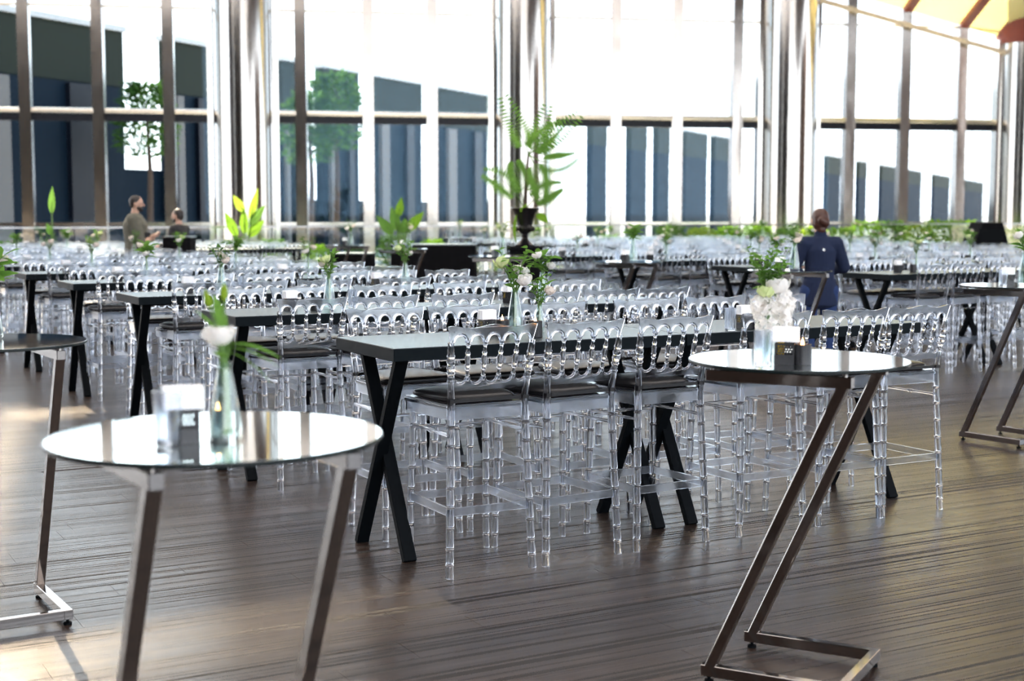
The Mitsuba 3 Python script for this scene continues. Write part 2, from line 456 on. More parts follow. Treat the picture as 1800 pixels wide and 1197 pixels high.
# ------------------------------------------------------------------ the balustrade and its planting
k = thing('glass_balustrade', 'long frameless glass balustrade along the far edge of the wood floor', 'balustrade')
pu = np.arange(1.0, 39.0, 1.6)
for i in range(len(pu) - 1):
    a, b2 = pu[i] + 0.012, pu[i + 1] - 0.012
    q = np.array([uv3(a, V_EDGE + 0.10, 0.02), uv3(b2, V_EDGE + 0.10, 0.02), uv3(b2, V_EDGE + 0.10, 1.30), uv3(a, V_EDGE + 0.10, 1.30)])
    part(k, 'panel', (q, np.array([[0, 1, 2, 3]])), 'rail_glass')
    part(k, 'clamp', beam(uv3(a + 0.05, V_EDGE + 0.10, -0.01), uv3(a + 0.05, V_EDGE + 0.10, 0.14), 0.06, 0.06), 'grey_metal')
part(k, 'top_rail', beam(uv3(pu[0], V_EDGE + 0.10, 1.315), uv3(pu[-1], V_EDGE + 0.10, 1.315), 0.05, 0.03), 'grey_metal')
part(k, 'kerb', beam(uv3(0, V_EDGE + 0.10, -0.2), uv3(40, V_EDGE + 0.10, -0.2), 0.3, 0.38), 'hall_stone')
k = thing('planter_trough', 'long low planter trough behind the glass balustrade', 'planter')
tr = MB()
for (v0, v1, z0, z1) in ((28.5, 28.56, -0.45, 0.25), (29.34, 29.4, -0.45, 0.25), (28.56, 29.34, -0.45, 0.16)):
    m = bbox([0, v0, z0], [42, v1, z1]); m.vertices[:, :2] = m.vertices[:, :1] * U[:2] + m.vertices[:, 1:2] * V[:2]; tr.add(m)
obj(k, tr, 'hall_stone')


def leaf(L, w, bend=0.3, n=5, fold=0.12):
    """a curved blade of length L along +y, its tip bending down"""
    ts = np.linspace(0, 1, n + 1)
    v = []
    for t in ts:
        ww = w * math.sin(math.pi * min(1, 0.06 + 0.94 * t) ** 0.8) * 0.5 + 0.002
        y, z = L * t * (1 - 0.25 * bend * t), -L * bend * t * t
        v += [[-ww, y, z + fold * ww], [0, y, z], [ww, y, z + fold * ww]]
    f = []
    for i in range(n):
        a = i * 3
        f += [[a, a + 1, a + 4], [a, a + 4, a + 3], [a + 1, a + 2, a + 5], [a + 1, a + 5, a + 4]]
    return np.array(v), np.array(f)


def rot(az, el, roll=0.0):
    R = trimesh.transformations.euler_matrix(0, roll, 0, 'sxyz')
    R = trimesh.transformations.rotation_matrix(el, [1, 0, 0]) @ R
    return trimesh.transformations.rotation_matrix(az, [0, 0, 1]) @ R


def shrub_mesh(seed, n, h, w, ls):
    r = np.random.default_rng(seed); vs, fs, at = [], [], 0
    for i in range(n):
        z = h * r.random() ** 0.75
        rad = w * (0.45 + 0.55 * math.sin(math.pi * min(1, z / h * 0.85 + 0.12))) * math.sqrt(r.random())
        az = r.random() * 2 * math.pi
        v, f = leaf(ls * r.uniform(0.6, 1.3), ls * 0.34, 0.35, 2)
        M = rot(az + r.normal(0, 0.6), r.uniform(-0.1, 1.1), r.normal(0, 0.6))
        v = v @ M[:3, :3].T + [-math.sin(az) * rad, math.cos(az) * rad, z]
        vs.append(v); fs.append(f + at); at += len(v)
    return trimesh.Trimesh(np.vstack(vs), np.vstack(fs), process=False)


shrubs = [mikit.ply(shrub_mesh(s, 900, 0.95, 0.40, 0.12), None) for s in (1, 2, 3)]
stems = []
for s in (1, 2, 3):
    r = np.random.default_rng(s + 40); b = MB()
    for i in range(7):
        a = r.random() * 6.28; b.add(tube([[0.1 * math.cos(a), 0.1 * math.sin(a), 0], [0.2 * math.cos(a), 0.2 * math.sin(a), 0.4], [0.35 * math.cos(a + .3), 0.35 * math.sin(a + .3), 0.8]], 0.008, 5))
    stems.append(b.mesh())
stems = [mikit.ply(m, 'trunk_brown') for m in stems]
su = list(np.arange(4.5, 37.0, 0.95))
for i, u in enumerate(su):
    k = thing('planter_shrub', f'bright green leafy shrub behind the glass balustrade, {ordw(i + 1)} of the hedge from the left', 'shrub', 'shrubs in the trough behind the balustrade')
    s = 1.0 + 0.35 * rng.random() + (0.25 if u > 20 else -0.1)
    to = place(uv3(u, 28.98 + rng.uniform(-0.05, 0.05), 0.12), rng.random() * 6.28, s * 0.84)
    d = {**shrubs[i % 3], 'bsdf': {'type': 'ref', 'id': ['leaf_bright', 'leaf_lime', 'leaf_mid'][(i * 5 + (i // 4)) % 3] if u > 16 else ['leaf_mid', 'leaf_bright', 'leaf_dark'][i % 3]}}
    scene[k + '__foliage'] = {**d, 'to_world': to}; part(k, 'stem', stems[i % 3], to=to)

# ------------------------------------------------------------------ long black tables
TL, TW, TZ = 1.57, 0.67, 0.98
top = mikit.ply(bbox([-TL / 2 + 0.003, -TW / 2, TZ - 0.058], [TL / 2 - 0.003, TW / 2, TZ - 0.003], 0.002), 'black_edge')
surface = mikit.ply(bbox([-TL / 2 + 0.004, -TW / 2 + 0.001, TZ - 0.003], [TL / 2 - 0.004, TW / 2 - 0.001, TZ]), 'black_top')
xl = []
for s in (-1, 1):
    x = s * (TL / 2 - 0.10)
    for t in (-1, 1):
        xl.append(mikit.ply(beam([x + t * 0.018, -0.235 * t, 0.0], [x + t * 0.018, 0.235 * t, TZ - 0.06], 0.034, 0.062, 0.003, up=[1, 0, 0]), 'black_metal'))
sub = mikit.ply(MB().box([-TL / 2 + 0.12, -0.03, TZ - 0.085], [TL / 2 - 0.12, 0.03, TZ - 0.058]).mesh(), 'black_metal')


def table(u, v, label):
    k = thing('bar_table', label, 'table', 'long black bar tables')
    to = place(uv3(u, v), UA)
    scene[k + '__top'] = {**top, 'to_world': to}
    part(k, 'surface', surface, to=to)
    for m in xl: part(k, 'leg', m, to=to)
    part(k, 'under_rail', sub, to=to)
    return k


# ------------------------------------------------------------------ clear bar stools
def rings(marks, r0, amp, w):
    """a turned profile: bead pairs of height amp at the marks"""
    p = [(0.0, r0)]
    for m in marks:
        p += [(m - 1.6 * w, r0), (m - w, r0 * 0.88), (m - 0.55 * w, r0 + amp), (m, r0 * 0.97), (m + 0.55 * w, r0 + amp), (m + w, r0 * 0.88), (m + 1.6 * w, r0)]
    return p + [(1.0, r0)]


def rings_lo(marks, r0, amp, w):
    p = [(0.0, r0)]
    for m in marks: p += [(m - w, r0 * 0.95), (m, r0 + amp), (m + w, r0 * 0.95)]
    return p + [(1.0, r0)]


def baluster(n):
    return [(0, .0085), (.10, .0075), (.13, .0115), (.16, .0080), (.26, .0070), (.30, .0120), (.34, .0085), (.40, .0130), (.45, .0100), (.58, .0135), (.64, .0085), (.70, .0120), (.74, .0080),
            (.86, .0070), (.90, .0110), (.94, .0080), (1, .0090)] if n else [(0, .008), (.14, .0115), (.25, .0072), (.40, .013), (.58, .0125), (.72, .0075), (.9, .0105), (1, .009)]


def curve_back(m):
    """bow the back and lean it to the rear"""
    v = m.vertices
    z = v[:, 2]
    v[:, 1] += -0.195 - 0.062 * np.clip((z - 0.78) / 0.32, -0.2, 1.2) - 0.014 * (1 - (v[:, 0] / 0.2) ** 2)
    return m


def flare(z):
    return 1.0 + 0.16 * max(0.0, (z - 0.80) / 0.30)


def back_pt(x, z):
    m = trimesh.Trimesh(np.array([[x * flare(z), 0, z]] * 3), np.array([[0, 1, 2]]), process=False)
    return curve_back(m).vertices[0]


SX = [-0.108, -0.036, 0.036, 0.108]
PX = 0.178


def crest_mesh(seg, subdivide):
    zs, za = 1.006, 1.018
    xs = np.linspace(-0.216, 0.216, 4 * seg + 1)
    topz = 1.088 + 0.007 * np.cos(xs / 0.216 * 2 * math.pi) - 0.006 * (np.abs(xs) / 0.216) ** 14
    outline = [(-0.196, zs)] + [(x, z) for x, z in zip(xs, topz)] + [(0.196, zs)]
    poly = Polygon(outline)
    xe = [-PX] + SX + [PX]
    f = flare(0.99)
    for i in range(5):
        a, b2 = xe[i] * f, xe[i + 1] * f
        cx, r = (a + b2) / 2, (b2 - a) / 2 - 0.009
        poly = poly.difference(Point(cx, za + 0.006).buffer(r, quad_segs=max(2, seg // 2)).union(sbox(cx - r, 0.9, cx + r, za + 0.006)))
    poly = max(getattr(poly, 'geoms', [poly]), key=lambda g: g.area)
    m = extr(poly, 0.012)
    v = m.vertices; m.vertices = np.column_stack([v[:, 0], v[:, 2] - 0.006, v[:, 1]])
    m.invert()
    mb = MB().add(m)
    if subdivide:
        for i in range(5):
            a, b2 = xe[i] * f, xe[i + 1] * f
            cx, r = (a + b2) / 2, (b2 - a) / 2 - 0.008
            th = np.linspace(-0.15, math.pi + 0.15, 2 * seg + 1)
            mb.add(tube(np.column_stack([cx + r * np.cos(th), th * 0, za + 0.006 + r * np.sin(th)]), 0.0078, 6))
    m = mb.mesh(); m.fix_normals()
    return curve_back(m)


def lower_mesh(seg, subdivide):
    zt, zb = 0.868, 0.808
    poly = sbox(-PX * flare(.83), zb, PX * flare(.83), zt)
    xe = [-PX] + SX + [PX]
    f = flare(0.85)
    for i in range(5):
        cx, r = (xe[i] + xe[i + 1]) / 2 * f, (xe[i + 1] - xe[i]) / 2 * f - 0.008
        poly = poly.difference(Point(cx, zt).buffer(r, quad_segs=max(2, seg // 2)))
    m = extr(poly, 0.010)
    v = m.vertices; m.vertices = np.column_stack([v[:, 0], v[:, 2] - 0.005, v[:, 1]]); m.invert()
    mb = MB().add(m)
    if subdivide:
        for i in range(5):
            cx, r = (xe[i] + xe[i + 1]) / 2 * f, (xe[i + 1] - xe[i]) / 2 * f - 0.007
            th = np.linspace(math.pi, 2 * math.pi, 2 * seg + 1)
            mb.add(tube(np.column_stack([cx + r * np.cos(th), th * 0, zt + r * np.sin(th)]), 0.0062, 6))
    m = mb.mesh(); m.fix_normals()
    return curve_back(m)


def seat_poly(g=0.0):
    p = Polygon([(-0.178, -0.195), (0.178, -0.195), (0.200, 0.195), (-0.200, 0.195)]).buffer(0.012 - g, quad_segs=3)
    return p


def seat_mesh():
    o = seat_poly(0.0); i = seat_poly(0.014)
    m = extr(o.difference(i), 0.058); m.apply_translation([0, 0, 0.682])
    t = extr(o, 0.010); t.apply_translation([0, 0, 0.738])
    r = extr(o.buffer(0.006), 0.012); r.apply_translation([0, 0, 0.7265])
    return trimesh.util.concatenate([m, r, t])


def cushion_mesh(n=24, k=6):
    rows = []
    prof = [(0.0, 0.0, 1), (0.90, 0.0, 1), (0.985, 0.007, 1), (1.0, 0.018, 1), (0.975, 0.028, 1), (0.88, 0.036, 1), (0.5, 0.044, 1), (0.0, 0.046, 1)]
    th = np.arange(n) * 2 * math.pi / n
    e = 0.42
    sx = np.sign(np.cos(th)) * np.abs(np.cos(th)) ** e; sy = np.sign(np.sin(th)) * np.abs(np.sin(th)) ** e
    v = []
    for r, z, _ in prof:
        y = sy * 0.198 * r; x = sx * (0.188 + 0.03 * y / 0.2) * r
        v.append(np.column_stack([x, y + 0.002, np.full(n, 0.7485 + z)]))
    v = np.vstack(v); f = []
    for i in range(len(prof) - 1):
        for j in range(n):
            q = (j + 1) % n
            f += [[i * n + j, i * n + q, (i + 1) * n + q], [i * n + j, (i + 1) * n + q, (i + 1) * n + j]]
    return trimesh.Trimesh(v, np.array(f), process=False)


def strap_mesh():
    b = MB()
    for s in (-1, 1):
        c = np.array([s * 0.178, -0.205, 0.0])
        th = np.linspace(0, 2 * math.pi, 9)
        ring = [(c[0] + 0.0215 * math.cos(t), c[1] + 0.0215 * math.sin(t)) for t in th[:-1]]
        m = extr(Polygon(ring).difference(Polygon(ring).buffer(-0.003)), 0.016); m.apply_translation([0, 0, 0.757]); b.add(m)
    b.box([-0.17, -0.212, 0.757], [0.17, -0.208, 0.772])
    return b.mesh()


def front_leg(s, n, hi):
    pr = (rings if hi else rings_lo)([.09, .22, .36, .46, .60, .74, .88], .0160, .0032, .010 if hi else .015)
    return lathe([s * 0.198, 0.198, 0], [s * 0.184, 0.176, 0.70], pr, n)


def rear_leg(s, n, hi):
    f = rings if hi else rings_lo
    a = lathe([s * 0.205, -0.232, 0], [s * 0.179, -0.200, 0.75], f([.08, .17, .29, .41, .52, .64, .76, .87], .0175, .0030, .009 if hi else .013), n)
    p0, p1 = np.array([s * 0.179, -0.200, 0.745]), back_pt(s * PX, 1.02)
    p0[1] = -0.200
    b = lathe(p0, p1, [(0, .0175), (.22, .0150), (.36, .0140), (.39, .0185), (.42, .0145), (.48, .0140), (.515, .0195), (.55, .0150), (.60, .0205), (.65, .0155), (.70, .0200), (.755, .0150), (.79, .0190),
                       (.83, .0150), (.93, .0135), (1, .0140)] if hi else [(0, .0175), (.36, .014), (.41, .0185), (.5, .0145), (.6, .0200), (.72, .0150), (.80, .019), (.9, .0140), (1, .0140)], n)
    return trimesh.util.concatenate([a, b])


def band(p0, p1, h=0.036, w=0.011):
    return beam(p0, p1, w, h, 0.0025, up=None) if False else beam(p0, p1, h, w, 0.0, up=np.cross([0, 0, 1.0], np.asarray(p1, float) - np.asarray(p0, float)))


def knob_rod(p0, p1, n):
    return lathe(p0, p1, [(0, .008), (.05, .0105), (.10, .0075), (.44, .0070), (.47, .0115), (.50, .0080), (.53, .0115), (.56, .0070), (.90, .0075), (.95, .0105), (1, .008)], n)


AC = 'acrylic'


def stool_parts(ac):
    d = [('seat', mikit.ply(seat_mesh(), ac), 0), ('cushion', mikit.ply(cushion_mesh(), 'black_cushion', 40), 'black padded cushion')]
    for s in (-1, 1): d.append(('leg', mikit.ply(front_leg(s, 12, True), ac, 35), 0))
    for s in (-1, 1): d.append(('rear_leg', mikit.ply(rear_leg(s, 12, True), ac, 35), 0))
    d.append(('crest', mikit.ply(crest_mesh(8, True), ac, 35), 0))
    d.append(('lower_rail', mikit.ply(lower_mesh(6, True), ac, 35), 0))
    for x in SX:
        d.append(('spindle', mikit.ply(lathe(back_pt(x, 0.852), back_pt(x, 1.024), baluster(1), 10), ac, 35), 0))
    d.append(('footrest', mikit.ply(band([-0.192, 0.188, 0.285], [0.192, 0.188, 0.285]), ac), 0))
    d.append(('stretcher', mikit.ply(band([-0.193, 0.19, 0.285], [-0.196, -0.218, 0.285]), ac), 0))
    d.append(('stretcher', mikit.ply(band([0.193, 0.19, 0.285], [0.196, -0.218, 0.285]), ac), 0))
    d.append(('stretcher', mikit.ply(band([-0.194, -0.218, 0.285], [0.194, -0.218, 0.285]), ac), 0))
    d.append(('rod', mikit.ply(knob_rod([-0.186, 0.179, 0.60], [0.186, 0.179, 0.60], 8), ac, 35), 0))
    for s in (-1, 1): d.append(('rod', mikit.ply(knob_rod([s * 0.186, 0.179, 0.615], [s * 0.184, -0.207, 0.615], 8), ac, 35), 0))
    return d


def stool_far(ac):
    b = MB().add(seat_mesh())
    for s in (-1, 1): b.add(front_leg(s, 7, False)); b.add(rear_leg(s, 7, False))
    b.add(crest_mesh(4, True)); b.add(lower_mesh(4, False))
    for x in SX: b.add(lathe(back_pt(x, 0.852), back_pt(x, 1.024), baluster(0), 6))
    b.add(band([-0.192, 0.188, 0.285], [0.192, 0.188, 0.285]))
    for s in (-1, 1): b.add(band([s * 0.193, 0.19, 0.285], [s * 0.196, -0.218, 0.285]))
    b.add(knob_rod([-0.186, 0.179, 0.60], [0.186, 0.179, 0.60], 5))
    stool_far.meshes = (b.mesh(), cushion_mesh(14))
    return mikit.ply(stool_far.meshes[0], ac, 35), mikit.ply(stool_far.meshes[1], 'black_cushion', 40)


near_parts = stool_parts(AC)
far_parts = stool_far(AC)
strap = mikit.ply(strap_mesh(), 'black_cushion')
NEAR_D = 13.0


def turn(facing):
    return UA + (0 if facing > 0 else math.pi) + rng.normal(0, 0.035)


def stool(u, v, facing, label):
    """facing +1: sits on the near side of its table (its back towards the camera)"""
    pos = uv3(u, v)
    dist = math.hypot(pos[0], pos[1])
    k = thing('bar_stool', label, 'stool', 'clear stools along the bar tables')
    to = place(pos, turn(facing))
    if dist < NEAR_D:
        for name, d, lab in near_parts:
            kk = part(k, name, d, to=to, label=lab or None)
            if name == 'cushion': part(kk, 'strap', strap, to=to)
    else:
        scene[k + '__frame'] = {**far_parts[0], 'to_world': to}
        labels[part(k, 'cushion', far_parts[1], to=to)] = {'label': 'black padded cushion'}
    return k


def visible(p, h=1.1, marg=0.25):
    return p[1] > 1 and abs(p[0]) - marg < p[1] * 0.3675


V0, DV = 5.53, 2.2
ROW = ['front', 'second', 'third', 'fourth', 'fifth', 'sixth', 'seventh', 'eighth', 'ninth', 'tenth']
near_off = [0.35, 0.80, 1.32, 1.93, 2.43, 2.86]     # the six stools on the near side of the front table


def run(block, row, u0, v, n):
    """n double tables end to end, stools on both sides"""
    rn = f'the {ROW[row]} row'
    for i in range(n):
        for j in (0, 1):
            u = u0 + i * 3.15 + j * TL + TL / 2
            if visible(uv3(u, v + TW / 2), 1, 0.9):
                table(u, v + TW / 2, f'black crossed-leg bar table, {ORD[2 * i + j + 1]} from the left in {rn}, {block} block')
    for side in (1, -1):
        c = 0
        for i in range(n):
            for j in range(6):
                c += 1
                if row == 0: off = near_off[j] + (0.04 if side < 0 else 0)
                else: off = near_off[j] + rng.normal(0, 0.025)
                u = u0 + i * 3.15 + off
                vv = v - 0.005 + rng.normal(0, 0.02) if side > 0 else v + TW + 0.03 + rng.normal(0, 0.03)
                if visible(uv3(u, vv)):
                    spots.append((float(np.hypot(*uv3(u, vv)[:2])), u, vv, side, f'clear stool on the {"near" if side > 0 else "far"} side of {rn}, {block} block, {ORD[c]} from the left'))


spots = []
for r in range(10): run('left', r, 2.48, V0 + DV * r, 2 if r >= 8 else 1)
for r in range(2, 10): run('right', r, 9.85 if r < 6 else 13.0, V0 + 0.2 + DV * r, [0, 0, 2, 2, 3, 3, 2, 2, 3, 3][r])

spots.sort(key=lambda x: x[0])
for _, u, v, side, lab in spots[:300]: stool(u, v, side, lab)
if len(spots) > 300:
    k = thing('distant_stool', 'farthest clear stools massed behind the rest, before the hedge', 'stools', kind='stuff')
    fr, cu = stool_far.meshes
    ms = [np.array(place(uv3(u, v), turn(side)).matrix) for _, u, v, side, _l in spots[300:]]
    obj(k + '__frame', trimesh.util.concatenate([xf(fr, m) for m in ms]), AC, 35)
    obj(k + '__cushion', trimesh.util.concatenate([xf(cu, m) for m in ms]), 'black_cushion', 40)

# ------------------------------------------------------------------ cocktail tables with a Z frame and a mirror top
CZ, CR = 1.08, 0.365
disc = [(0, 0), (CR - 0.004, 0), (CR, 0.002), (CR, 0.009), (CR - 0.002, 0.011), (0, 0.011)]


def revolve(prof, n=48):
    p = np.array(prof, float)
    m = trimesh.creation.revolve(p, sections=n); m.fix_normals(); return m


zt_top = mikit.ply(trimesh.Trimesh(*(lambda m: (m.vertices + [0, 0, CZ - 0.011], m.faces))(revolve([(0, 0.0106), (CR - 0.003, 0.0106), (CR - 0.003, 0.0112), (0, 0.0112)], 72)), process=False), 'mirror_top')
zt_edge = mikit.ply(trimesh.Trimesh(*(lambda m: (m.vertices + [0, 0, CZ - 0.011], m.faces))(revolve([(0, 0), (CR - 0.002, 0), (CR, 0.002), (CR, 0.009), (CR - 0.002, 0.0108), (0, 0.0108)], 72)), process=False), 'mirror_edge')
zp = []
bw, bh = 0.034, 0.034
for s in (-1, 1):
    y = s * 0.215
    zp.append(('leg', mikit.ply(beam([-0.222, y, 0.038], [0.222, y, 1.040], bw, bh, 0.002, up=[0, 1, 0]).copy(), 'chrome')))
    zp.append(('top_bar', mikit.ply(bbox([-0.24, y - bw / 2, 1.018], [0.245, y + bw / 2, 1.055], 0.002), 'chrome')))
    zp.append(('base_bar', mikit.ply(bbox([-0.245, y - bw / 2, 0.022], [0.24, y + bw / 2, 0.060], 0.002), 'chrome')))
zp.append(('cross_bar', mikit.ply(bbox([0.21, -0.20, 0.022], [0.24, 0.20, 0.060], 0.002), 'chrome')))
zp.append(('cross_bar', mikit.ply(bbox([-0.24, -0.20, 1.018], [-0.21, 0.20, 1.055], 0.002), 'chrome')))
for sx in (-0.22, 0.22):
    for sy in (-0.215, 0.215):
        zp.append(('standoff', mikit.ply(lathe([sx, sy, 1.054], [sx, sy, CZ - 0.010], [(0, .009), (1, .009)], 10), 'chrome', 40)))
        zp.append(('foot', mikit.ply(lathe([sx, sy, 0.0], [sx, sy, 0.024], [(0, .016), (.35, .016), (.45, .006), (1, .006)], 10), 'black_metal', 40)))


def ztable(x, y, deg, label):
    k = thing('cocktail_table', label, 'table', 'round mirror cocktail tables')
    to = place([x, y, 0], math.radians(deg))
    scene[k + '__mirror'] = {**zt_top, 'to_world': to}
    part(k, 'edge', zt_edge, to=to, label='dark glass edge')
    for n, m in zp: part(k, n, m, to=to)
    return k


# ------------------------------------------------------------------ what stands on the tables
vase_prof = [(0.000, 0.004), (0.036, 0.004), (0.040, 0.012), (0.039, 0.04), (0.031, 0.10), (0.0195, 0.165), (0.0165, 0.182), (0.018, 0.196), (0.0165, 0.196), (0.015, 0.182), (0.018, 0.165), (0.029, 0.10), (0.036, 0.04), (0.036, 0.016), (0.0, 0.014)]
vase_mesh = mikit.ply(revolve(vase_prof, 28), 'vase_glass', 40)
vase_far = mikit.ply(revolve(vase_prof[:8], 14), 'vase_glass', 40)
tumbler_prof = [(0, 0.001), (0.024, 0.001), (0.026, 0.004), (0.031, 0.115), (0.029, 0.115), (0.0245, 0.014), (0, 0.012)]
tumbler_mesh = mikit.ply(revolve(tumbler_prof, 24), 'acrylic', 40)
cup_mesh = mikit.ply(revolve([(0, 0), (0.033, 0), (0.034, 0.002), (0.034, 0.078), (0.031, 0.078), (0.030, 0.055), (0, 0.055)], 28), 'black_tin', 40)
wax_mesh = mikit.ply(revolve([(0, 0.0555), (0.0295, 0.0555), (0.0295, 0.064), (0, 0.062)], 20), 'candle_wax', 40)
flame_mesh = revolve([(0, 0.062), (0.006, 0.070), (0.0075, 0.078), (0.004, 0.093), (0, 0.104)], 10)
scene['flame_off'] = {'type': 'diffuse', 'reflectance': rgb(0.9, 0.6, 0.3)}


def hexa(cx, cy, r):
    return Polygon([(cx + r * math.cos(a), cy + r * math.sin(a)) for a in np.arange(6) * math.pi / 3 + 0.5])


def caddy_mesh(holes):
    w, h = 0.062, 0.070
    plate = sbox(-w / 2, 0, w / 2, h)
    if holes:
        hs = []
        for r in range(4):
            for c3 in range(6 + (r % 2)):
                x = -0.0225 + c3 * 0.009 - (r % 2) * 0.0045
                if abs(x) < 0.026: hs.append(hexa(x, 0.036 + r * 0.0082, 0.0036))
        plate = plate.difference(unary_union(hs))
    m = extr(plate, 0.0012)
    b = MB()
    for i in range(4):
        q = m.copy(); v = q.vertices.copy()
        q.vertices = np.column_stack([v[:, 0], -w / 2 + v[:, 2], v[:, 1]])
        q.apply_transform(trimesh.transformations.rotation_matrix(i * math.pi / 2, [0, 0, 1])); b.add(q)
    b.box([-w / 2, -w / 2, 0], [w / 2, w / 2, 0.002])
    mm = b.mesh(); mm.fix_normals(); return mm


caddy_hi, caddy_lo = mikit.ply(caddy_mesh(True), 'black_tin'), mikit.ply(caddy_mesh(False), 'black_tin')
nb = MB()
for i in range(5):
    nb.add(xf(bbox([-0.042, -0.0046, 0.0], [0.042, 0.0046, 0.048], 0.002), trimesh.transformations.translation_matrix([0.002 * (i % 2), -0.020 + i * 0.0098, 0.0705]) @ trimesh.transformations.rotation_matrix(0.04 * (i - 2), [1, 0, 0])))
napkin_mesh = mikit.ply(nb.mesh(), 'white_paper')
sachet_mesh = mikit.ply(MB().box([-0.028, 0.0255, 0.004], [-0.010, 0.0275, 0.100]).box([-0.026, 0.0285, 0.004], [-0.006, 0.0295, 0.094]).mesh(), 'yellow_paper')


def petals(r, seed, n=22):
    """a full double blossom: overlapping cupped petals, tight inside and flared at the rim outside, centred on the origin"""
    g = np.random.default_rng(seed); vs, fs, at = [], [], 0
    q = np.array([[a * 6 + c3, a * 6 + c3 + 1, (a + 1) * 6 + c3 + 1, (a + 1) * 6 + c3] for a in range(5) for c3 in range(5)])
    for i in range(n):
        t = i / (n - 1.0)
        R = r * (0.28 + 0.72 * t); az = i * 2.4 + g.normal(0, 0.25); wid = (0.95 - 0.25 * t) * g.uniform(0.85, 1.15)
        top = math.radians(20 + 48 * t + g.normal(0, 6))
        uu, vv = np.meshgrid(np.linspace(-1, 1, 6), np.linspace(0, 1, 6))
        pol = math.radians(165) * (1 - vv) + (top + 0.35 * uu ** 2) * vv
        a = az + uu * wid * np.sin(np.clip(vv * 0.75 + 0.15, 0, 1) * math.pi) ** 0.5
        rad = R * (1 + 0.22 * t * np.clip(vv - 0.7, 0, 1) / 0.3 + 0.05 * np.sin(uu * 4 + i))
        p = np.column_stack([(rad * np.sin(pol) * np.cos(a)).ravel(), (rad * np.sin(pol) * np.sin(a)).ravel(), (rad * np.cos(pol) * 0.85).ravel()])
        vs.append(p); fs.append(np.vstack([q[:, [0, 1, 2]], q[:, [0, 2, 3]]]) + at); at += len(p)
    return trimesh.Trimesh(np.vstack(vs), np.vstack(fs), process=False)


def hydrangea(rx, rz, seed, n=190):
    g = np.random.default_rng(seed); vs, fs, at = [], [], 0
    for i in range(n):
        d = g.normal(size=3); d /= np.linalg.norm(d)
        c = d * np.array([rx, rx, rz]) * g.uniform(0.86, 1.05)
        a, b, dd = frame_of(d + g.normal(0, 0.25, 3))
        s = 0.0115 * g.uniform(0.8, 1.25)
        for j in range(4):
            th = j * math.pi / 2 + g.random() * 0.3
            e1 = np.cos(th) * a + np.sin(th) * b; e2 = -np.sin(th) * a + np.cos(th) * b
            p = np.array([c, c + s * (0.55 * e1 + 0.45 * e2) + dd * 0.003, c + s * 1.05 * e1 + dd * 0.001, c + s * (0.55 * e1 - 0.45 * e2) + dd * 0.003])
            vs.append(p); fs.append(np.array([[0, 1, 2], [0, 2, 3]]) + at); at += 4
    return trimesh.Trimesh(np.vstack(vs), np.vstack(fs), process=False)


rose = [mikit.ply(petals(0.034, s, 16), None, True) for s in (3, 4, 5)]


def sprig(seed, n, L, ls, spread, wide=0.36):
    g = np.random.default_rng(seed); b = MB(); vs, fs, at = [], [], 0
    st = MB()
    for i in range(n):
        az = i * 2.4 + g.normal(0, 0.4); tip = np.array([math.cos(az), math.sin(az), 0]) * spread * g.uniform(0.3, 1.0) + [0, 0, L * g.uniform(0.6, 1.0)]
        pts = [np.zeros(3), tip * 0.5 + [0, 0, L * 0.06], tip]
        st.add(tube(pts, [0.0022, 0.002, 0.001], 5))
        for j in range(9):
            t = 0.25 + 0.75 * j / 8
            p = (1 - t) ** 2 * pts[0] + 2 * t * (1 - t) * pts[1] + t * t * pts[2]
            v, f = leaf(ls * g.uniform(0.7, 1.2), ls * wide, 0.35, 3)
            v = v @ rot(j * 2.4 + az, g.uniform(0.1, 0.9), g.normal(0, 0.4))[:3, :3].T + p
            vs.append(v); fs.append(f + at); at += len(v)
    return st.mesh(), trimesh.Trimesh(np.vstack(vs), np.vstack(fs), process=False)


sprigs = [tuple(mikit.ply(m, bs) for m, bs in zip(sprig(s, 6, 0.21, 0.050, 0.105), ('stem_green', None))) for s in (1, 2, 3)]
sprigs.append(tuple(mikit.ply(m, bs) for m, bs in zip(sprig(9, 3, 0.17, 0.10, 0.07, 0.42), ('stem_green', None))))
leafkinds = ['leaf_dark', 'leaf_mid', 'leaf_mid']


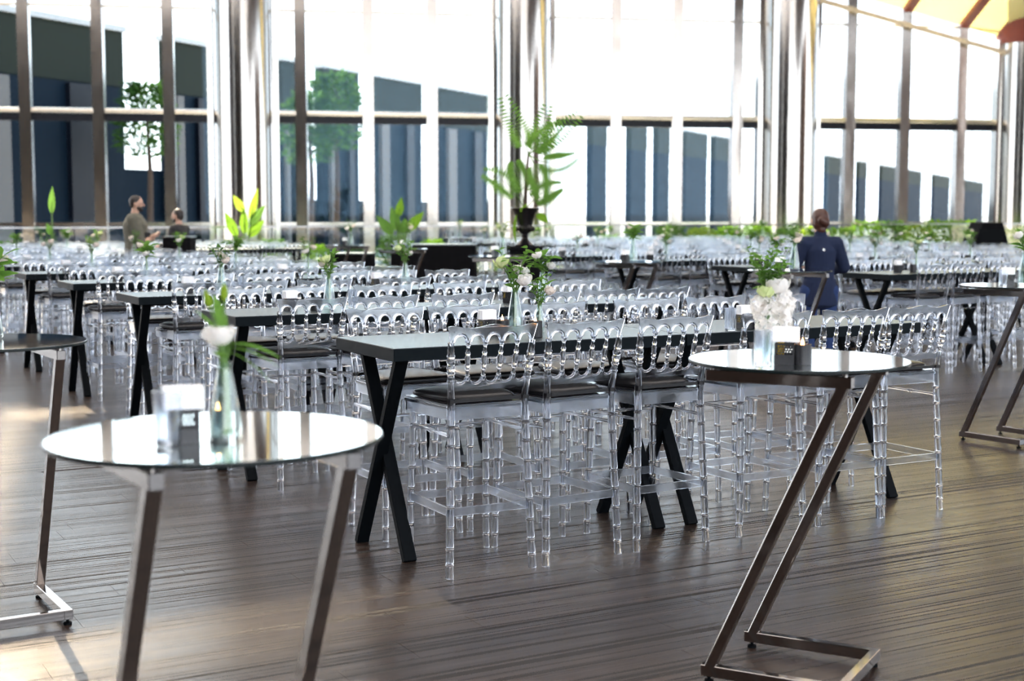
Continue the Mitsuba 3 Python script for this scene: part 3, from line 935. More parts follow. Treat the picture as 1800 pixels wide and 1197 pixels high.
def bouquet(p, neck, i, name_at, heads=2, small=False, sc=1.0, kind=None):
    """sprigs and blossoms standing in the vase at p"""
    p = np.asarray(p, float)
    kinds = ['white flowers and dark leaves', 'blush flowers and fine leaves', 'cream flowers and broad leaves']
    k = thing('bouquet', f'{kinds[i % 3]} {name_at}', 'flowers', 'bouquets on the tables')
    a = i * 1.7
    to = place(p + [0, 0, neck - 0.02], a, sc)
    sp = sprigs[kind if kind is not None else (3 if i % 3 == 2 else i % 3)]
    d = {**sp[1], 'bsdf': {'type': 'ref', 'id': leafkinds[i % 3]}}
    scene[k + '__foliage'] = {**d, 'to_world': to}
    part(k, 'stem', sp[0], to=to)
    part(k, 'stem', tube([p + [0, 0, 0.02], p + [0.004, 0, neck * 0.6], p + [0, 0, neck + 0.02]], 0.006, 6), 'stem_green')
    for h in range(heads):
        th = a + 2.2 * h + 0.6
        q = p + sc * np.array([0.058 * math.cos(th), 0.058 * math.sin(th) - 0.02, 0]) + [0, 0, neck + sc * (0.055 + 0.035 * ((h + i) % 3))]
        dd = {**rose[(h + i) % 3], 'bsdf': {'type': 'ref', 'id': ['petal_white', 'petal_blush', 'petal_green'][(h + i) % 3 if h else i % 2]}}
        kk = key(k + '__blossom'); scene[kk] = {**dd, 'to_world': place(q, th, sc * 1.0, 15)}
        part(k, 'stem', tube([p + [0, 0, neck - 0.01], (p + [0, 0, neck] + q) / 2 + [0, 0, 0.008], q - [0, 0, 0.004]], 0.0024, 5), 'stem_green')
    return k


def vase(p, at, near=False, sc=1.0):
    k = thing('flower_vase', f'tapered clear glass vase {at}', 'vase', 'glass vases on the tables')
    obj(k, vase_mesh if near else vase_far, None, to=place(p, 0, sc)); return k


def tumbler(p, at):
    k = thing('tumbler', f'clear drinking glass {at}', 'glass', 'drinking glasses on the tables')
    obj(k, tumbler_mesh, None, to=place(p)); return k


def caddy(p, rz, at, near=False):
    k = thing('napkin_caddy', f'black perforated tin caddy {at}', 'caddy', 'napkin caddies on the tables')
    obj(k, caddy_hi if near else caddy_lo, None, to=place(p, rz))
    k = thing('napkin_stack', f'white paper napkins in the caddy {at}', 'napkins', 'napkin stacks in the caddies')
    obj(k, napkin_mesh, None, to=place(np.asarray(p) + [0, 0, 0.002], rz))
    k = thing('sugar_sachet', f'yellow sachets in the caddy {at}', 'sachets', 'sachets in the caddies')
    obj(k, sachet_mesh, None, to=place(np.asarray(p) + [0, 0, 0.002], rz))


def candle(p, at, lit=True, sc=1.0):
    k = thing('candle_holder', f'small black round candle cup {at}', 'candle', 'candle cups on the tables')
    to = place(p, 0, sc)
    scene[k + '__cup'] = {**cup_mesh, 'to_world': to}
    part(k, 'wax', wax_mesh, to=to)
    if lit:
        d = mikit.ply(flame_mesh, 'flame_off', 40)
        scene[k + '__flame'] = {**d, 'to_world': to, 'emitter': {'type': 'area', 'radiance': rgb(1.1, 0.45, 0.12)}}


Z1 = TZ + 0.001
done = {}


def sets(u, v, at, i, near=False):
    """one decorated spot of a long table, spread along its middle"""
    q = lambda a, b: uv3(u + a, v + TW / 2 + b, Z1)
    vase(q(0, 0.03), at, near); bouquet(q(0, 0.03), 0.19, i, at, 2)
    caddy(q(-0.26, 0.02), UA + 0.2 * (i % 3), at, near)
    candle(q(-0.12, -0.05), at, False)
    if i % 2: tumbler(q(0.16, 0.04), at)


i = 0
for r in range(1, 10):
    for e, (a, w) in enumerate(((0.72, 'left'), (2.25, 'right'))):
        if visible(uv3(2.48 + a, V0 + DV * r), 1, 0):
            i += 1; sets(2.48 + a, V0 + DV * r, f'at the {w} end of the {ROW[r]} row, left block', i, r < 3)
for r in range(2, 10):
    for n in range([0, 0, 1, 2, 2, 3, 2, 2, 2, 2][r]):
        for e, a in enumerate((0.72, 2.25)):
            u = (9.85 if r < 6 else 13.0) + 3.15 * n + a
            if visible(uv3(u, V0 + 0.2 + DV * r), 1, 0):
                i += 1; sets(u, V0 + 0.2 + DV * r, f'on the {ROW[r]} row, right block, {ORD[2 * n + e + 1]} from left', i)
# the front table
g1 = lambda x, y: ground(x, y, TZ) + [0, 0, 0.001]
at1 = 'at the middle of the front table'
vase(g1(905, 583), at1, True, 1.05); bouquet(g1(905, 583), 0.20, 4, at1, 3, sc=1.2, kind=0)
at2 = 'in the shorter vase of the front table'
vase(g1(948, 584), at2, True, 0.7); bouquet(g1(948, 584), 0.13, 7, at2, 1, sc=0.9)
caddy(g1(856, 588), UA + 0.1, 'left of the vases on the front table', True)
candle(g1(883, 591), 'left of the vases on the front table'); candle(g1(941, 593), 'right of the vases on the front table')
caddy(g1(1309, 578), UA, 'near the right end of the front table', True)
candle(g1(1334, 578), 'near the right end of the front table', False)
tumbler(g1(1283, 582), 'near the right end of the front table')

# the cocktail tables, from the nearest to the farthest
NMS = {'A': (-0.65, 3.03, -57.4, 'nearest mirror cocktail table, with a single white rose in a vase'),
       'L': (-2.00, 5.29, -58, 'mirror cocktail table cut by the left edge of the photo'),
       'B': (0.958, 4.64, -29, 'mirror cocktail table with the tall hydrangea, before the front row'),
       'C': (3.45, 9.57, -54, 'mirror cocktail table cut by the right edge of the photo'),
       'D': (2.43, 12.2, -56, 'mirror cocktail table right in front of the woman in navy'),
       'F': (1.20, 14.5, -40, 'mirror cocktail table between the front row and the right block'),
       'E': (-0.15, 16.4, -25, 'mirror cocktail table just in front of the black urn'),
       'H': (-1.57, 20.0, -30, 'mirror cocktail table left of the urn, before the broad-leaved plant'),
       'G': (-2.63, 22.4, -35, 'mirror cocktail table left of the broad-leaved plant'),
       'I': (-1.12, 30.0, -30, 'far mirror cocktail table above the black counters'),
       'J': (5.63, 31.4, -40, 'far mirror cocktail table left of the woman, by the hedge'),
       'K': (8.10, 32.8, -40, 'far mirror cocktail table right of the woman, by the hedge'),
       'M': (7.39, 24.9, 30, 'far mirror cocktail table nearest the loudspeaker')}
short = {'A': 'on the nearest cocktail table', 'L': 'on the cocktail table at the left edge', 'B': 'on the cocktail table before the front row', 'C': 'on the cocktail table at the right edge',
         'D': 'on the cocktail table by the woman', 'F': 'on the cocktail table left of the woman', 'E': 'on the cocktail table before the urn', 'H': 'on the cocktail table left of the urn',
         'G': 'on the second cocktail table left of the urn', 'I': 'on the far cocktail table by the counters', 'J': 'on the far cocktail table left of the woman',
         'K': 'on the far cocktail table right of the woman', 'M': 'on the far cocktail table near the loudspeaker'}
for n, (x, y, a, lab) in NMS.items(): ztable(x, y, a, lab)
ZC = CZ + 0.0008
zc = lambda x, y: ground(x, y, ZC)
# nearest table: rose vase, caddy, tumbler, candle
A = short['A']
pv_ = zc(397, 776)
vase(pv_, A, True, 0.86)
k = thing('bouquet', 'open white rose with buds and long leaves ' + A, 'flowers', 'bouquets on the tables')
nk = pv_ + [0, 0, 0.165]
part(k, 'stem', tube([pv_ + [0, 0, 0.015], pv_ + [0.004, 0.004, 0.09], nk, nk + [-0.006, 0.0, 0.045]], [.006, .007, .008, .010], 8), 'stem_green')
part(k, 'stem', tube([pv_ + [0.012, 0, 0.015], nk + [0.003, 0, 0], nk + [0.012, 0, 0.05]], 0.003, 6), 'stem_green')
scene[key(k + '__blossom')] = {**mikit.ply(petals(0.033, 21, 26), 'petal_white', True), 'to_world': place(nk + [-0.008, 0, 0.066], 0.4, 1.0)}
for az, el, L, w, z in ((-1.45, -0.05, 0.125, 0.030, 0.055), (-1.75, 0.10, 0.13, 0.034, 0.062), (0.5, 1.2, 0.11, 0.022, 0.08), (1.3, 1.15, 0.10, 0.020, 0.06), (-1.2, -0.35, 0.13, 0.032, 0.05), (2.9, 0.7, 0.06, 0.02, 0.03), (0.2, 0.9, 0.07, 0.022, 0.03)):
    v, f = leaf(L, w, 0.3, 7)
    part(k, 'leaf', (v @ rot(az, el)[:3, :3].T + nk + [0, 0, z - 0.02], f), 'leaf_mid')
for az, el, L in ((1.0, 1.2, 0.11), (0.15, 1.3, 0.12)):
    R = rot(az, el)[:3, :3]
    tip = R @ [0, L, 0] + nk + [0, 0, 0.02]
    part(k, 'stem', tube([nk, (nk + tip) / 2 + [0, 0, 0.012], tip], 0.0022, 5), 'stem_green')
    part(k, 'bud', lathe(tip - R @ [0, 0.004, 0], tip + R @ [0, 0.036, 0], [(0, .003), (.3, .0085), (.65, .0075), (1, .001)], 10), 'leaf_lime', 40)
caddy(zc(323, 778), 0.35, A, True); tumbler(zc(296, 783), A); candle(zc(384, 756), A, True, 0.62)
# the hydrangea table
B = short['B']
pb = zc(1352, 629)
vase(pb, B, True, 0.78)
k = thing('bouquet', 'tall white hydrangea bunch ' + B, 'flowers', 'bouquets on the tables')
nb_ = pb + [0.0, 0, 0.145]
part(k, 'stem', tube([pb + [0, 0, 0.02], pb + [0, 0, 0.08], nb_, nb_ + [0, 0, 0.05]], [.007, .008, .009, .008], 8), 'stem_green')
scene[key(k + '__hydrangea')] = {**mikit.ply(hydrangea(0.062, 0.055, 5), 'petal_white'), 'to_world': place(nb_ + [0.012, 0, -0.02])}
scene[key(k + '__hydrangea')] = {**mikit.ply(hydrangea(0.055, 0.050, 6, 150), 'petal_white'), 'to_world': place(nb_ + [0.030, 0.02, 0.035])}
scene[key(k + '__hydrangea')] = {**mikit.ply(hydrangea(0.040, 0.036, 8, 100), 'petal_white'), 'to_world': place(nb_ + [-0.028, 0.0, 0.03])}
scene[key(k + '__blossom')] = {**mikit.ply(petals(0.040, 31), 'petal_white', True), 'to_world': place(nb_ + [0.018, -0.02, 0.105])}
scene[key(k + '__blossom')] = {**mikit.ply(petals(0.030, 33), 'petal_green', True), 'to_world': place(nb_ + [-0.020, -0.03, 0.085])}
for j, (dx, z, sc) in enumerate(((-0.02, 0.08, 0.75), (0.02, 0.06, 0.6), (-0.005, 0.05, 0.85))):
    scene[key(k + '__foliage')] = {**sprigs[j % 3][1], 'bsdf': {'type': 'ref', 'id': 'leaf_mid'}, 'to_world': place(nb_ + [dx, 0.01, z], j * 2.0, sc)}
    part(k, 'stem', sprigs[j % 3][0], to=place(nb_ + [dx, 0.01, z], j * 2.0, sc))
caddy(zc(1380, 640), -0.3, B, True); candle(zc(1410, 641), B, True, 0.85); tumbler(zc(1341, 643), B)
dec = {'C': ((1775, 503), (1797, 500), (1752, 506)), 'D': ((1371, 480), (1396, 480), (1352, 481)), 'E': ((870, 450), (884, 449), (846, 450)), 'F': ((1099, 460), (1113, 459), (1084, 461)),
       'G': ((606, 430.5), (617, 430.5), (592, 431)), 'H': ((707, 437), (719, 437), (695, 437.5))}
for j, (n, (pc, pvs, pt)) in enumerate(dec.items()):
    x, y = NMS[n][:2]
    to3 = lambda px: np.array([(px - 900) / FPX * math.cos(PITCH) * y + 0.0, y - 0.02 * ((px * 7) % 5), ZC])
    caddy(to3(pc[0]), 0.3 * j, short[n], n in 'CD'); vase(to3(pvs[0]), short[n], True, 1.15); tumbler(to3(pt[0]) - [0, 0.08, 0], short[n])
    bouquet(to3(pvs[0]), 0.215, j + 20, short[n], 1 if n == 'F' else 2, sc=1.05, kind=3 if n in 'FC' else None)
for j, n in enumerate('IJKM'):
    x, y = NMS[n][:2]
    p = np.array([x, y, ZC]); vase(p, short[n], False, 1.1); bouquet(p, 0.21, j + 31, short[n], 2)
    tumbler(p + [-0.15, 0.02, 0], short[n])
# left-edge table: only part of a vase shows
vase(np.array([-2.02, 5.40, ZC]), short['L'], True); bouquet(np.array([-2.02, 5.40, ZC]), 0.19, 41, short['L'], 2)

# ------------------------------------------------------------------ black counters, loudspeaker
def counter(x0, x1, y0, y1, h, label, rz=0.0):
    k = thing('draped_counter', label, 'counter', 'black draped counters')
    b = MB(); n = 26
    pts = []
    for (ax, ay), (bx_, by) in (((x0, y0), (x1, y0)), ((x1, y0), (x1, y1)), ((x1, y1), (x0, y1)), ((x0, y1), (x0, y0))):
        m = max(4, int(math.hypot(bx_ - ax, by - ay) / 0.06))
        for i in range(m):
            t = i / m; nx, ny = (by - ay), -(bx_ - ax); L = math.hypot(nx, ny)
            o = 0.018 * math.sin(i * 1.9 + ax * 3)
            pts.append((ax + (bx_ - ax) * t, ay + (by - ay) * t, nx / L * o, ny / L * o))
    P = np.array(pts); n = len(P)
    v = np.vstack([np.column_stack([P[:, 0], P[:, 1], np.full(n, h)]), np.column_stack([P[:, 0] + P[:, 2] * .5, P[:, 1] + P[:, 3] * .5, np.full(n, h * 0.6)]), np.column_stack([P[:, 0] + P[:, 2] * 1.6, P[:, 1] + P[:, 3] * 1.6, np.full(n, 0.005)])])
    f = [[r * n + i, r * n + (i + 1) % n, (r + 1) * n + (i + 1) % n, (r + 1) * n + i] for r in range(2) for i in range(n)]
    obj(k + '__drape', (v, np.array(f)), 'black_cloth', 60)
    part(k, 'top', bbox([x0 - 0.01, y0 - 0.01, h - 0.02], [x1 + 0.01, y1 + 0.01, h + 0.006], 0.004), 'black_top')
    return k


counter(-2.05, -0.62, 23.6, 24.4, 1.06, 'black draped counter between the broad-leaved plant and the urn')
counter(-3.05, -2.35, 23.2, 24.0, 0.92, 'black draped counter behind the second cocktail table left of the urn')
counter(-5.15, -4.75, 20.6, 21.0, 1.24, 'small black counter standing between the two men')
k = thing('stage_monitor', 'black wedge loudspeaker standing before the hedge at the right', 'loudspeaker')
pr = Polygon([(-0.42, 0), (0.42, 0), (0.24, 0.62), (-0.16, 0.62)]).buffer(-0.03).buffer(0.03)
m = extr(pr, 0.55); m.vertices = np.column_stack([m.vertices[:, 0], m.vertices[:, 2], m.vertices[:, 1]]); m.fix_normals()
SP = np.array([9.25, 27.0, 0.0])
scene[k + '__cabinet'] = {**mikit.ply(m, 'black_cloth'), 'to_world': place(SP + [0, 0, 0.80], 0.12)}
part(k, 'grille', bbox([-0.24, -0.02, 0.10], [0.26, 0.005, 0.5], 0.01), 'black_metal', to=place(SP + [0, 0, 0.80], 0.12))
k = thing('stage_riser', 'black riser box under the wedge loudspeaker', 'box')
obj(k, bbox([-0.5, -0.05, 0], [0.5, 0.62, 0.80], 0.01), 'black_cloth', to=place(SP, 0.12))

# ------------------------------------------------------------------ urn with palm, broad-leaved plants
UX, UY = 0.175, 19.1
k = thing('pedestal', 'black square pedestal under the urn', 'pedestal')
obj(k, MB().box([-0.21, -0.21, 0.06], [0.21, 0.21, 1.10], 0.008).box([-0.25, -0.25, 0], [0.25, 0.25, 0.08], 0.01).box([-0.24, -0.24, 1.08], [0.24, 0.24, 1.135], 0.01).mesh(), 'black_cloth', to=place([UX, UY, 0]))
k = thing('garden_urn', 'glossy black classical urn on the pedestal', 'urn')
up = [(0, 0), (.13, 0), (.135, .02), (.105, .04), (.055, .085), (.040, .12), (.050, .150), (.044, .165), (.085, .19), (.125, .225), (.132, .25), (.120, .27), (.105, .285), (.112, .33), (.140, .42), (.172, .485), (.200, .505), (.205, .52),
      (.190, .525), (.165, .50), (.13, .42), (.09, .36), (0, .36)]
scene[k + '__bowl'] = {**mikit.ply(revolve(up, 40), 'black_gloss', 40), 'to_world': place([UX, UY, 1.136])}
part(k, 'soil', revolve([(0, .40), (.125, .40), (.125, .43), (0, .44)], 24), 'joint_dark', to=place([UX, UY, 1.136]))
for i in range(14):
    a = i * 2 * math.pi / 14
    part(k, 'lobe', lathe([UX + .118 * math.cos(a), UY + .118 * math.sin(a), 1.136 + .20], [UX + .118 * math.cos(a), UY + .118 * math.sin(a), 1.136 + .27], [(0, .012), (.4, .026), (.7, .028), (1, .010)], 8), 'black_gloss', 40)
k = thing('potted_palm', 'tall feathery green palm growing in the black urn', 'palm')
base = np.array([UX, UY, 1.136 + 0.43])
part(k, 'trunk', tube([base, base + [0.01, 0, 0.3], base + [0.03, 0, 0.62], base + [0.05, 0, 0.85]], [.030, .024, .018, .012], 8), 'trunk_brown', 40)


def frond(p0, p1, tip, n=18, lw=0.032, ll=0.21, m='leaf_mid'):
    p0, p1, tip = (np.asarray(x, float) for x in (p0, p1, tip))
    bz = lambda t: (1 - t) ** 2 * p0 + 2 * t * (1 - t) * p1 + t * t * tip
    kk = part(k, 'frond', tube([bz(t) for t in np.linspace(0, 1, 10)], np.linspace(.010, .002, 10), 5), 'stem_green')
    vs, fs, at = [], [], 0
    for i in range(n):
        t = 0.30 + 0.70 * i / (n - 1); p = bz(t); d = bz(min(1, t + .02)) - bz(t - .02); d /= np.linalg.norm(d)
        side = np.cross(d, [0, -1, 0.25]); side /= np.linalg.norm(side)
        L = ll * (0.35 + 0.65 * math.sin(math.pi * min(1, 0.25 + 0.72 * (i / n))))
        for s in (-1, 1):
            e = d * 0.30 + s * side; e /= np.linalg.norm(e); q = p + e * L - [0, 0, 0.12 * L]
            w = np.cross(e, np.cross(side, d)); w = w / (np.linalg.norm(w) + 1e-9) * lw * 0.5
            mid = (p + q) / 2 + [0, 0, 0.02 * L]
            vs.append(np.array([p, mid - w, q, mid + w])); fs.append(np.array([[0, 1, 2], [0, 2, 3]]) + at); at += 4
    part(kk, 'leaflets', (np.vstack(vs), np.vstack(fs)), m)


def fp(px, py, y):
    """the point at depth y that shows at the pixel px, py"""
    a, b = (px - 900) / FPX, -(py - 598.5) / FPX
    r = np.array([a, math.cos(PITCH) + b * math.sin(PITCH), -math.sin(PITCH) + b * math.cos(PITCH)])
    return r * (y / r[1]) + np.array([0, 0, CAM_H])


hub = base + [0.05, 0, 0.82]
lo = base + [0.0, 0, 0.05]
for (a, b2, y, m, src) in (((925, 255), (886, 172), 19.0, 'leaf_mid', hub), ((940, 275), (962, 188), 19.1, 'leaf_mid', hub), ((952, 262), (1016, 202), 19.2, 'leaf_mid', hub), ((965, 300), (1010, 275), 18.9, 'leaf_bright', hub),
                           ((948, 300), (952, 345), 18.8, 'leaf_mid', hub), ((905, 318), (852, 303), 18.9, 'leaf_mid', lo), ((912, 310), (905, 285), 19.3, 'leaf_mid', lo), ((945, 335), (985, 327), 18.9, 'leaf_mid', lo), ((940, 250), (985, 218), 19.3, 'leaf_mid', hub)):
    frond(src, fp(*a, y), fp(*b2, y))
for (x, y0, x1, y1) in ((908, 378, 898, 425), (945, 376, 962, 388), (918, 372, 922, 356)):
    p, q = fp(x, y0, 18.95), fp(x1, y1, 18.85)
    v, f = leaf(np.linalg.norm(q - p) * 1.1, 0.13, 0.2, 6)
    d = (q - p) / np.linalg.norm(q - p)
    az, el = math.atan2(-d[0], d[1] if abs(d[1]) > 1e-3 else 1e-3), math.asin(d[2])
    part(k, 'broad_leaf', (v @ rot(az, el, 0.6)[:3, :3].T + p, f), 'leaf_bright')


def broad_plant(base_px, y, leaves, label, m, pot=True):
    k2 = thing('banana_plant', label, 'plant')
    b0 = fp(base_px, 378, y); b0[2] = 0.30
    part(k2, 'pot', revolve([(0, 0), (.15, 0), (.20, .32), (.18, .32), (.15, .25), (0, .25)], 24), 'black_gloss', 40, to=place([b0[0], b0[1], 0]))
    for (px, py0, px1, py1, w, mm) in leaves:
        p, q = fp(px, py0, y), fp(px1, py1, y - 0.15)
        kk = part(k2, 'stalk', tube([b0 + [0, 0, -0.04], (b0 + p) / 2 + [0, 0, 0.1], p, p * 0.6 + q * 0.4], [.022, .018, .012, .007], 6), 'stem_green')
        d = q - p; L = np.linalg.norm(d); d /= L
        side = np.cross(d, [0.15, -1.0, 0.1]); side /= np.linalg.norm(side); nr = np.cross(side, d)
        v, f = leaf(L, w * 0.72, 0.12, 9, 0.3)
        part(kk, 'blade', (v[:, :1] * side + v[:, 1:2] * d + v[:, 2:] * nr + p, f), mm)


broad_plant(432, 28.4, [(416, 415, 395, 372, .26, 'leaf_bright'), (430, 410, 428, 365, .24, 'leaf_bright'), (440, 385, 453, 330, .20, 'leaf_lime'), (428, 372, 410, 343, .24, 'leaf_lime'), (440, 395, 466, 360, .24, 'leaf_mid'), (437, 415, 464, 387, .28, 'leaf_bright')],
            'bright green banana plant right of the two men', 'leaf_bright')
broad_plant(702, 29.3, [(690, 412, 662, 378, .30, 'leaf_mid'), (698, 405, 688, 362, .30, 'leaf_mid'), (700, 380, 706, 347, .24, 'leaf_bright'), (716, 405, 745, 372, .30, 'leaf_bright'), (706, 410, 712, 384, .26, 'leaf_mid')],
            'dark green broad-leaved plant behind the black counters', 'leaf_mid')
broad_plant(93, 26.6, [(91, 374, 91, 328, .17, 'leaf_mid'), (90, 412, 82, 392, .16, 'leaf_dark')], 'slender plant with one upright leaf at the far left', 'leaf_mid')

# ------------------------------------------------------------------ trees beyond the glass wall
for i, (px, y, h, lab) in enumerate(((590, 62.0, 8.0, 'dark tree seen through the second glass bay, left of its dark wall'), (545, 60.0, 6.9, 'slender dark tree beside the pale gap of the second glass bay'), (262, 58.0, 7.2, 'dark tree in the bright gap behind the two men'))):
    k = thing('tree', lab, 'tree')
    b0 = fp(px, 378, y); b0[2] = -0.45
    part(k, 'trunk', tube([b0, b0 + [0.1, 0, h * 0.5], b0 + [0, 0, h * 0.85]], [0.16, 0.11, 0.05], 8), 'trunk_brown', 40)
    m = shrub_mesh(70 + i, 1100, h * 0.42, h * 0.17, 0.42); m.apply_translation(b0 + [0, 0, h * 0.6])
    part(k, 'foliage', m, 'leaf_dark')

# ------------------------------------------------------------------ people
def limb_hull(bones, rl=0.016):
    """bones: [((x,y,z), r, (x,y,z), r)] -> one smooth closed surface"""
    ms = []
    for p, r0, q, r1 in bones:
        pts = []
        for c, r in ((p, r0), (q, r1)):
            rr = np.broadcast_to(r, 3)
            s = trimesh.creation.icosphere(2).vertices * rr + np.asarray(c, float); pts.append(s)
        ms.append(m3.Manifold.hull_points(np.vstack(pts)))
    m = m3.Manifold.batch_boolean(ms, m3.OpType.Add).refine_to_length(rl)
    q = m.to_mesh(); t = trimesh.Trimesh(q.vert_properties[:, :3], q.tri_verts, process=True)
    trimesh.smoothing.filter_taubin(t, lamb=0.5, nu=0.53, iterations=14); return t


def hand(w, d, side, r=0.0085):
    """palm, four unequal curled fingers and a thumb; w = wrist, d = direction, side = towards the thumb"""
    w, d, side = np.asarray(w, float), np.asarray(d, float) / np.linalg.norm(d), np.asarray(side, float)
    side = side - d * (side @ d); side /= np.linalg.norm(side); nn = np.cross(d, side)
    b = [(w, .022, w + d * .03, .020)]
    for i in range(4):
        o = side * (0.030 - 0.020 * i); kn = w + d * 0.085 + o
        b.append((w + d * 0.02 + o * 0.6, .014, kn, .0115))
        L = (0.036, 0.042, 0.039, 0.030)[i]
        k1 = kn + d * L * 0.9 + nn * L * 0.35; k2 = k1 + d * L * 0.45 + nn * L * 0.55
        b += [(kn, .0095, k1, .0085), (k1, .0085, k2, .007)]
    t0 = w + d * 0.025 + side * 0.026; t1 = t0 + d * 0.03 + side * 0.028 + nn * 0.01; t2 = t1 + d * 0.03 + side * 0.004 + nn * 0.014
    return b + [(t0, .013, t1, .0105), (t1, .0105, t2, .0085)]


def person(key_label, x, y, face, h, arms, cl, hair, pose='stand', male=True, bulk=1.0):
    """face: heading in degrees (0 = +y). arms: ((elbow),(wrist),(hand dir)) in body axes x right, y forward, z up, for left then right"""
    k3 = thing('person', key_label, 'person')
    s = h / 1.75
    hip, sh, nk = 0.93 * s, (1.43 + 0.09 * (bulk - 1)) * s, 1.50 * s
    hw, sw = (0.095, 0.185) if male else (0.10, 0.160)
    hw, sw = hw * s, sw * s
    hc = np.array([0, 0.02, h - 0.118])
    body = [((0, 0, hip), (.145 * s, .10 * s, .10 * s), (0, 0, hip + .2 * s), (.135 * s, .10 * s, .09 * s)), ((0, 0, hip + .2 * s), (.135 * s, .10 * s, .09 * s), (0, -.005, sh - .12 * s), (.155 * s, .11 * s, .10 * s)),
            ((0, -.005, sh - .12 * s), (.155 * s, .11 * s, .10 * s), (0, -.01, sh - .02), (.10 * s, .07 * s, .06 * s)), ((0, -.01, sh), .06, hc - [0, 0.015, .07], .052)]
    body = [(p, tuple(np.asarray(r0) * (bulk, bulk * 1.1, 1)), q, tuple(np.asarray(r1) * (bulk, bulk * 1.1, 1))) for p, r0, q, r1 in body[:3]] + body[3:]
    sw *= 0.5 + 0.5 * bulk
    legs, arm_s, arm_b = [], [], []
    for sd in (-1, 1):
        legs += [((sd * hw, 0, hip - .02), .085 * s, (sd * hw, .015, .50 * s), .058 * s), ((sd * hw, .015, .50 * s), .058 * s, (sd * hw * 1.05, -.01, .10), .042)]
        el, wr, hd = arms[0 if sd < 0 else 1]
        S = np.array([sd * sw, -.01, sh - .045]); el, wr = np.asarray(el, float), np.asarray(wr, float)
        arm_s += [((0, -.01, sh - .05), .065, S, .062 * bulk), (S, .060 * bulk, el, .045 * bulk), ]
        arm_b += [((0, -.01, sh - .05), .060, S, .052), (S, .050 * bulk, el, .038 * bulk), (el, .039 * bulk, wr, .026)] + hand(wr, hd, np.array([-sd, 0.35, 0.6]))
    feet = [((sd * hw * 1.05, -.03, .05), .042, (sd * hw * 1.25, .15, .035), .033) for sd in (-1, 1)]
    head = [(hc, (.073, .092, .105), hc + [0, .004, -.045], (.058, .078, .07)), (hc + [0, .055, -.085], .028, hc + [0, .03, -.05], .05),
            (hc + [0, .092, -.015], .010, hc + [0, .106, -.035], .013)] + [(hc + [sd * .074, -.008, -.018], (.008, .02, .028), hc + [sd * .078, -.012, -.012], (.006, .018, .026)) for sd in (-1, 1)]
    to = place([x, y, 0], math.radians(face))
    scene[k3 + '__body'] = {**mikit.ply(limb_hull(body + legs + arm_b + head, 0.014), 'skin', True), 'to_world': to}
    infl = lambda bs, e: [(p, np.asarray(r0) + e, q, np.asarray(r1) + e) for p, r0, q, r1 in bs]
    sleeve = [b for b in arm_s]
    if cl.get('long'):
        for i in (0, 1):
            el, wr, _ = arms[i]; el, wr = np.asarray(el, float), np.asarray(wr, float)
            sleeve.append((el, .046, el + (wr - el) * 0.8, .038))
    torso = body[:3]
    if cl.get('tunic'):
        torso = torso + [((0, 0, hip + .05), (.16 * s, .115 * s, .1 * s), (0, 0, hip - .14), (.175 * s, .125 * s, .04))]
    part(k3, 'shirt', limb_hull(infl(torso + sleeve, 0.012) + ([((0, -.012, sh + .012), .062, (0, -.008, sh + .05), .058)] if cl.get('collar') else []), 0.016), cl['shirt'], True, to=to, label=cl['what'])
    part(k3, 'trousers', limb_hull(infl(legs, 0.012) + [((0, 0, hip + .02), (.15 * s, .108 * s, .10 * s), (0, 0, hip - .05), (.145 * s, .10 * s, .08 * s))], 0.018), cl['trousers'], True, to=to)
    part(k3, 'shoes', limb_hull(infl(feet, 0.008), 0.014), 'black_cushion', True, to=to)
    hm = limb_hull([(p, r0, q, r1) for p, r0, q, r1 in hair(hc)], 0.011)
    part(k3, 'hair', hm, cl['hair'], True, to=to)
    for sd in (-1, 1):
        part(k3, 'eye', xf(trimesh.creation.icosphere(1, 0.011), trimesh.transformations.translation_matrix(hc + [sd * .030, .079, -.006])), 'black_gloss', True, to=to)
    part(k3, 'mouth', lathe(hc + [-.022, .083, -.068], hc + [.022, .083, -.068], [(0, .002), (.5, .006), (1, .002)], 8), 'hair_brown', True, to=to)
    if cl.get('beard'):
        part(k3, 'beard', limb_hull([(hc + [0, .060, -.092], .030, hc + [0, .04, -.075], .05), (hc + [-.05, .03, -.07], .022, hc + [0, .065, -.092], .026), (hc + [.05, .03, -.07], .022, hc + [0, .065, -.092], .026)], 0.01), cl['hair'], True, to=to)
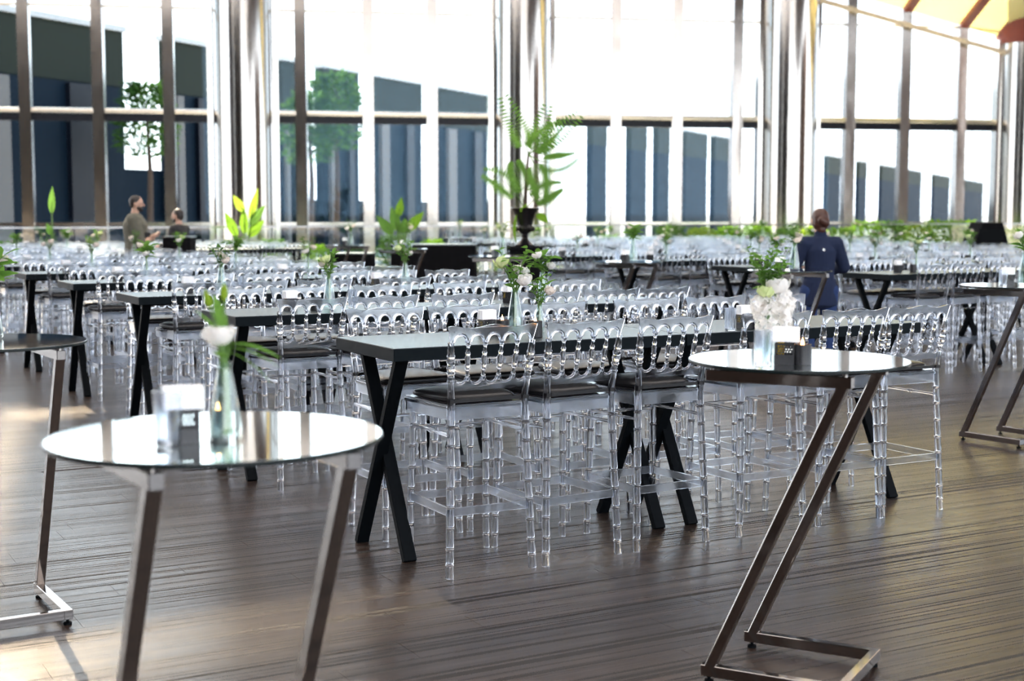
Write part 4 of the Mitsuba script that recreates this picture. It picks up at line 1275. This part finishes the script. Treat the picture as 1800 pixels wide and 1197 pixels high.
    if cl.get('strap'):
        part(k3, 'strap', tube([(-.15 * s, .05, sh - .02), (-.02, .135 * s, sh - .17), (.13, .115 * s, sh - .36)], 0.018, 6), 'black_cushion', True, to=to)
        part(k3, 'camera', bbox([-.02, .12, sh - .34], [.13, .22, sh - .22], .02), 'black_cushion', to=to)
    if cl.get('emblem'):
        part(k3, 'emblem', lathe([0.0, -.140 * s, sh - .095], [0.0, -.124 * s, sh - .095], [(0, .012), (1, .016)], 10), 'white_paper', to=to, label='small pale round emblem')
    return k3


bun = lambda c: [(c + [0, -.012, .022], (.080, .092, .092), c + [0, -.030, -.03], (.076, .074, .075)), (c + [.022, -.10, -.02], .042, c + [-.012, -.105, .0], .038), (c + [0, -.05, -.085], .045, c + [0, -.03, -.05], .06)]
crop = lambda c: [(c + [0, -.016, .030], (.076, .090, .084), c + [0, -.026, .0], (.075, .080, .070)), (c + [0, -.05, -.03], (.062, .05, .05), c + [0, -.045, -.05], (.05, .04, .03))]
person('woman with a reddish-brown hair bun seen from behind, in a navy long-sleeved tunic', 2.90, 13.15, 4, 1.63,
       (((-.235, .02, 1.08), (-.15, .22, 1.03), (.5, .8, .0)), ((.245, .03, 1.07), (.16, .23, 1.03), (-.5, .8, .0))),
       dict(shirt='navy_cloth', trousers='blue_cloth', hair='hair_brown', long=True, tunic=True, collar=True, emblem=True, what='navy tunic with a stand-up collar'), bun, male=False)
person('bearded man with cropped hair in an olive t-shirt, arms folded, facing right', -5.45, 20.25, -80, 1.85,
       (((-.25, .10, 1.17), (.03, .25, 1.22), (1, .0, .15)), ((.25, .10, 1.14), (.02, .28, 1.27), (-1, .0, .1))),
       dict(shirt='olive_cloth', trousers='charcoal_cloth', hair='hair_dark', beard=True, strap=True, what='olive t-shirt'), crop, bulk=1.3)
person('dark-haired bearded man in a charcoal shirt, facing left', -5.42, 22.75, 75, 1.67,
       (((-.24, .05, 1.05), (-.14, .26, 1.05), (.3, .9, .1)), ((.24, .05, 1.05), (.14, .26, 1.05), (-.3, .9, .1))),
       dict(shirt='charcoal_cloth', trousers='charcoal_cloth', hair='hair_dark', beard=True, long=True, what='charcoal shirt'), crop, bulk=1.1)
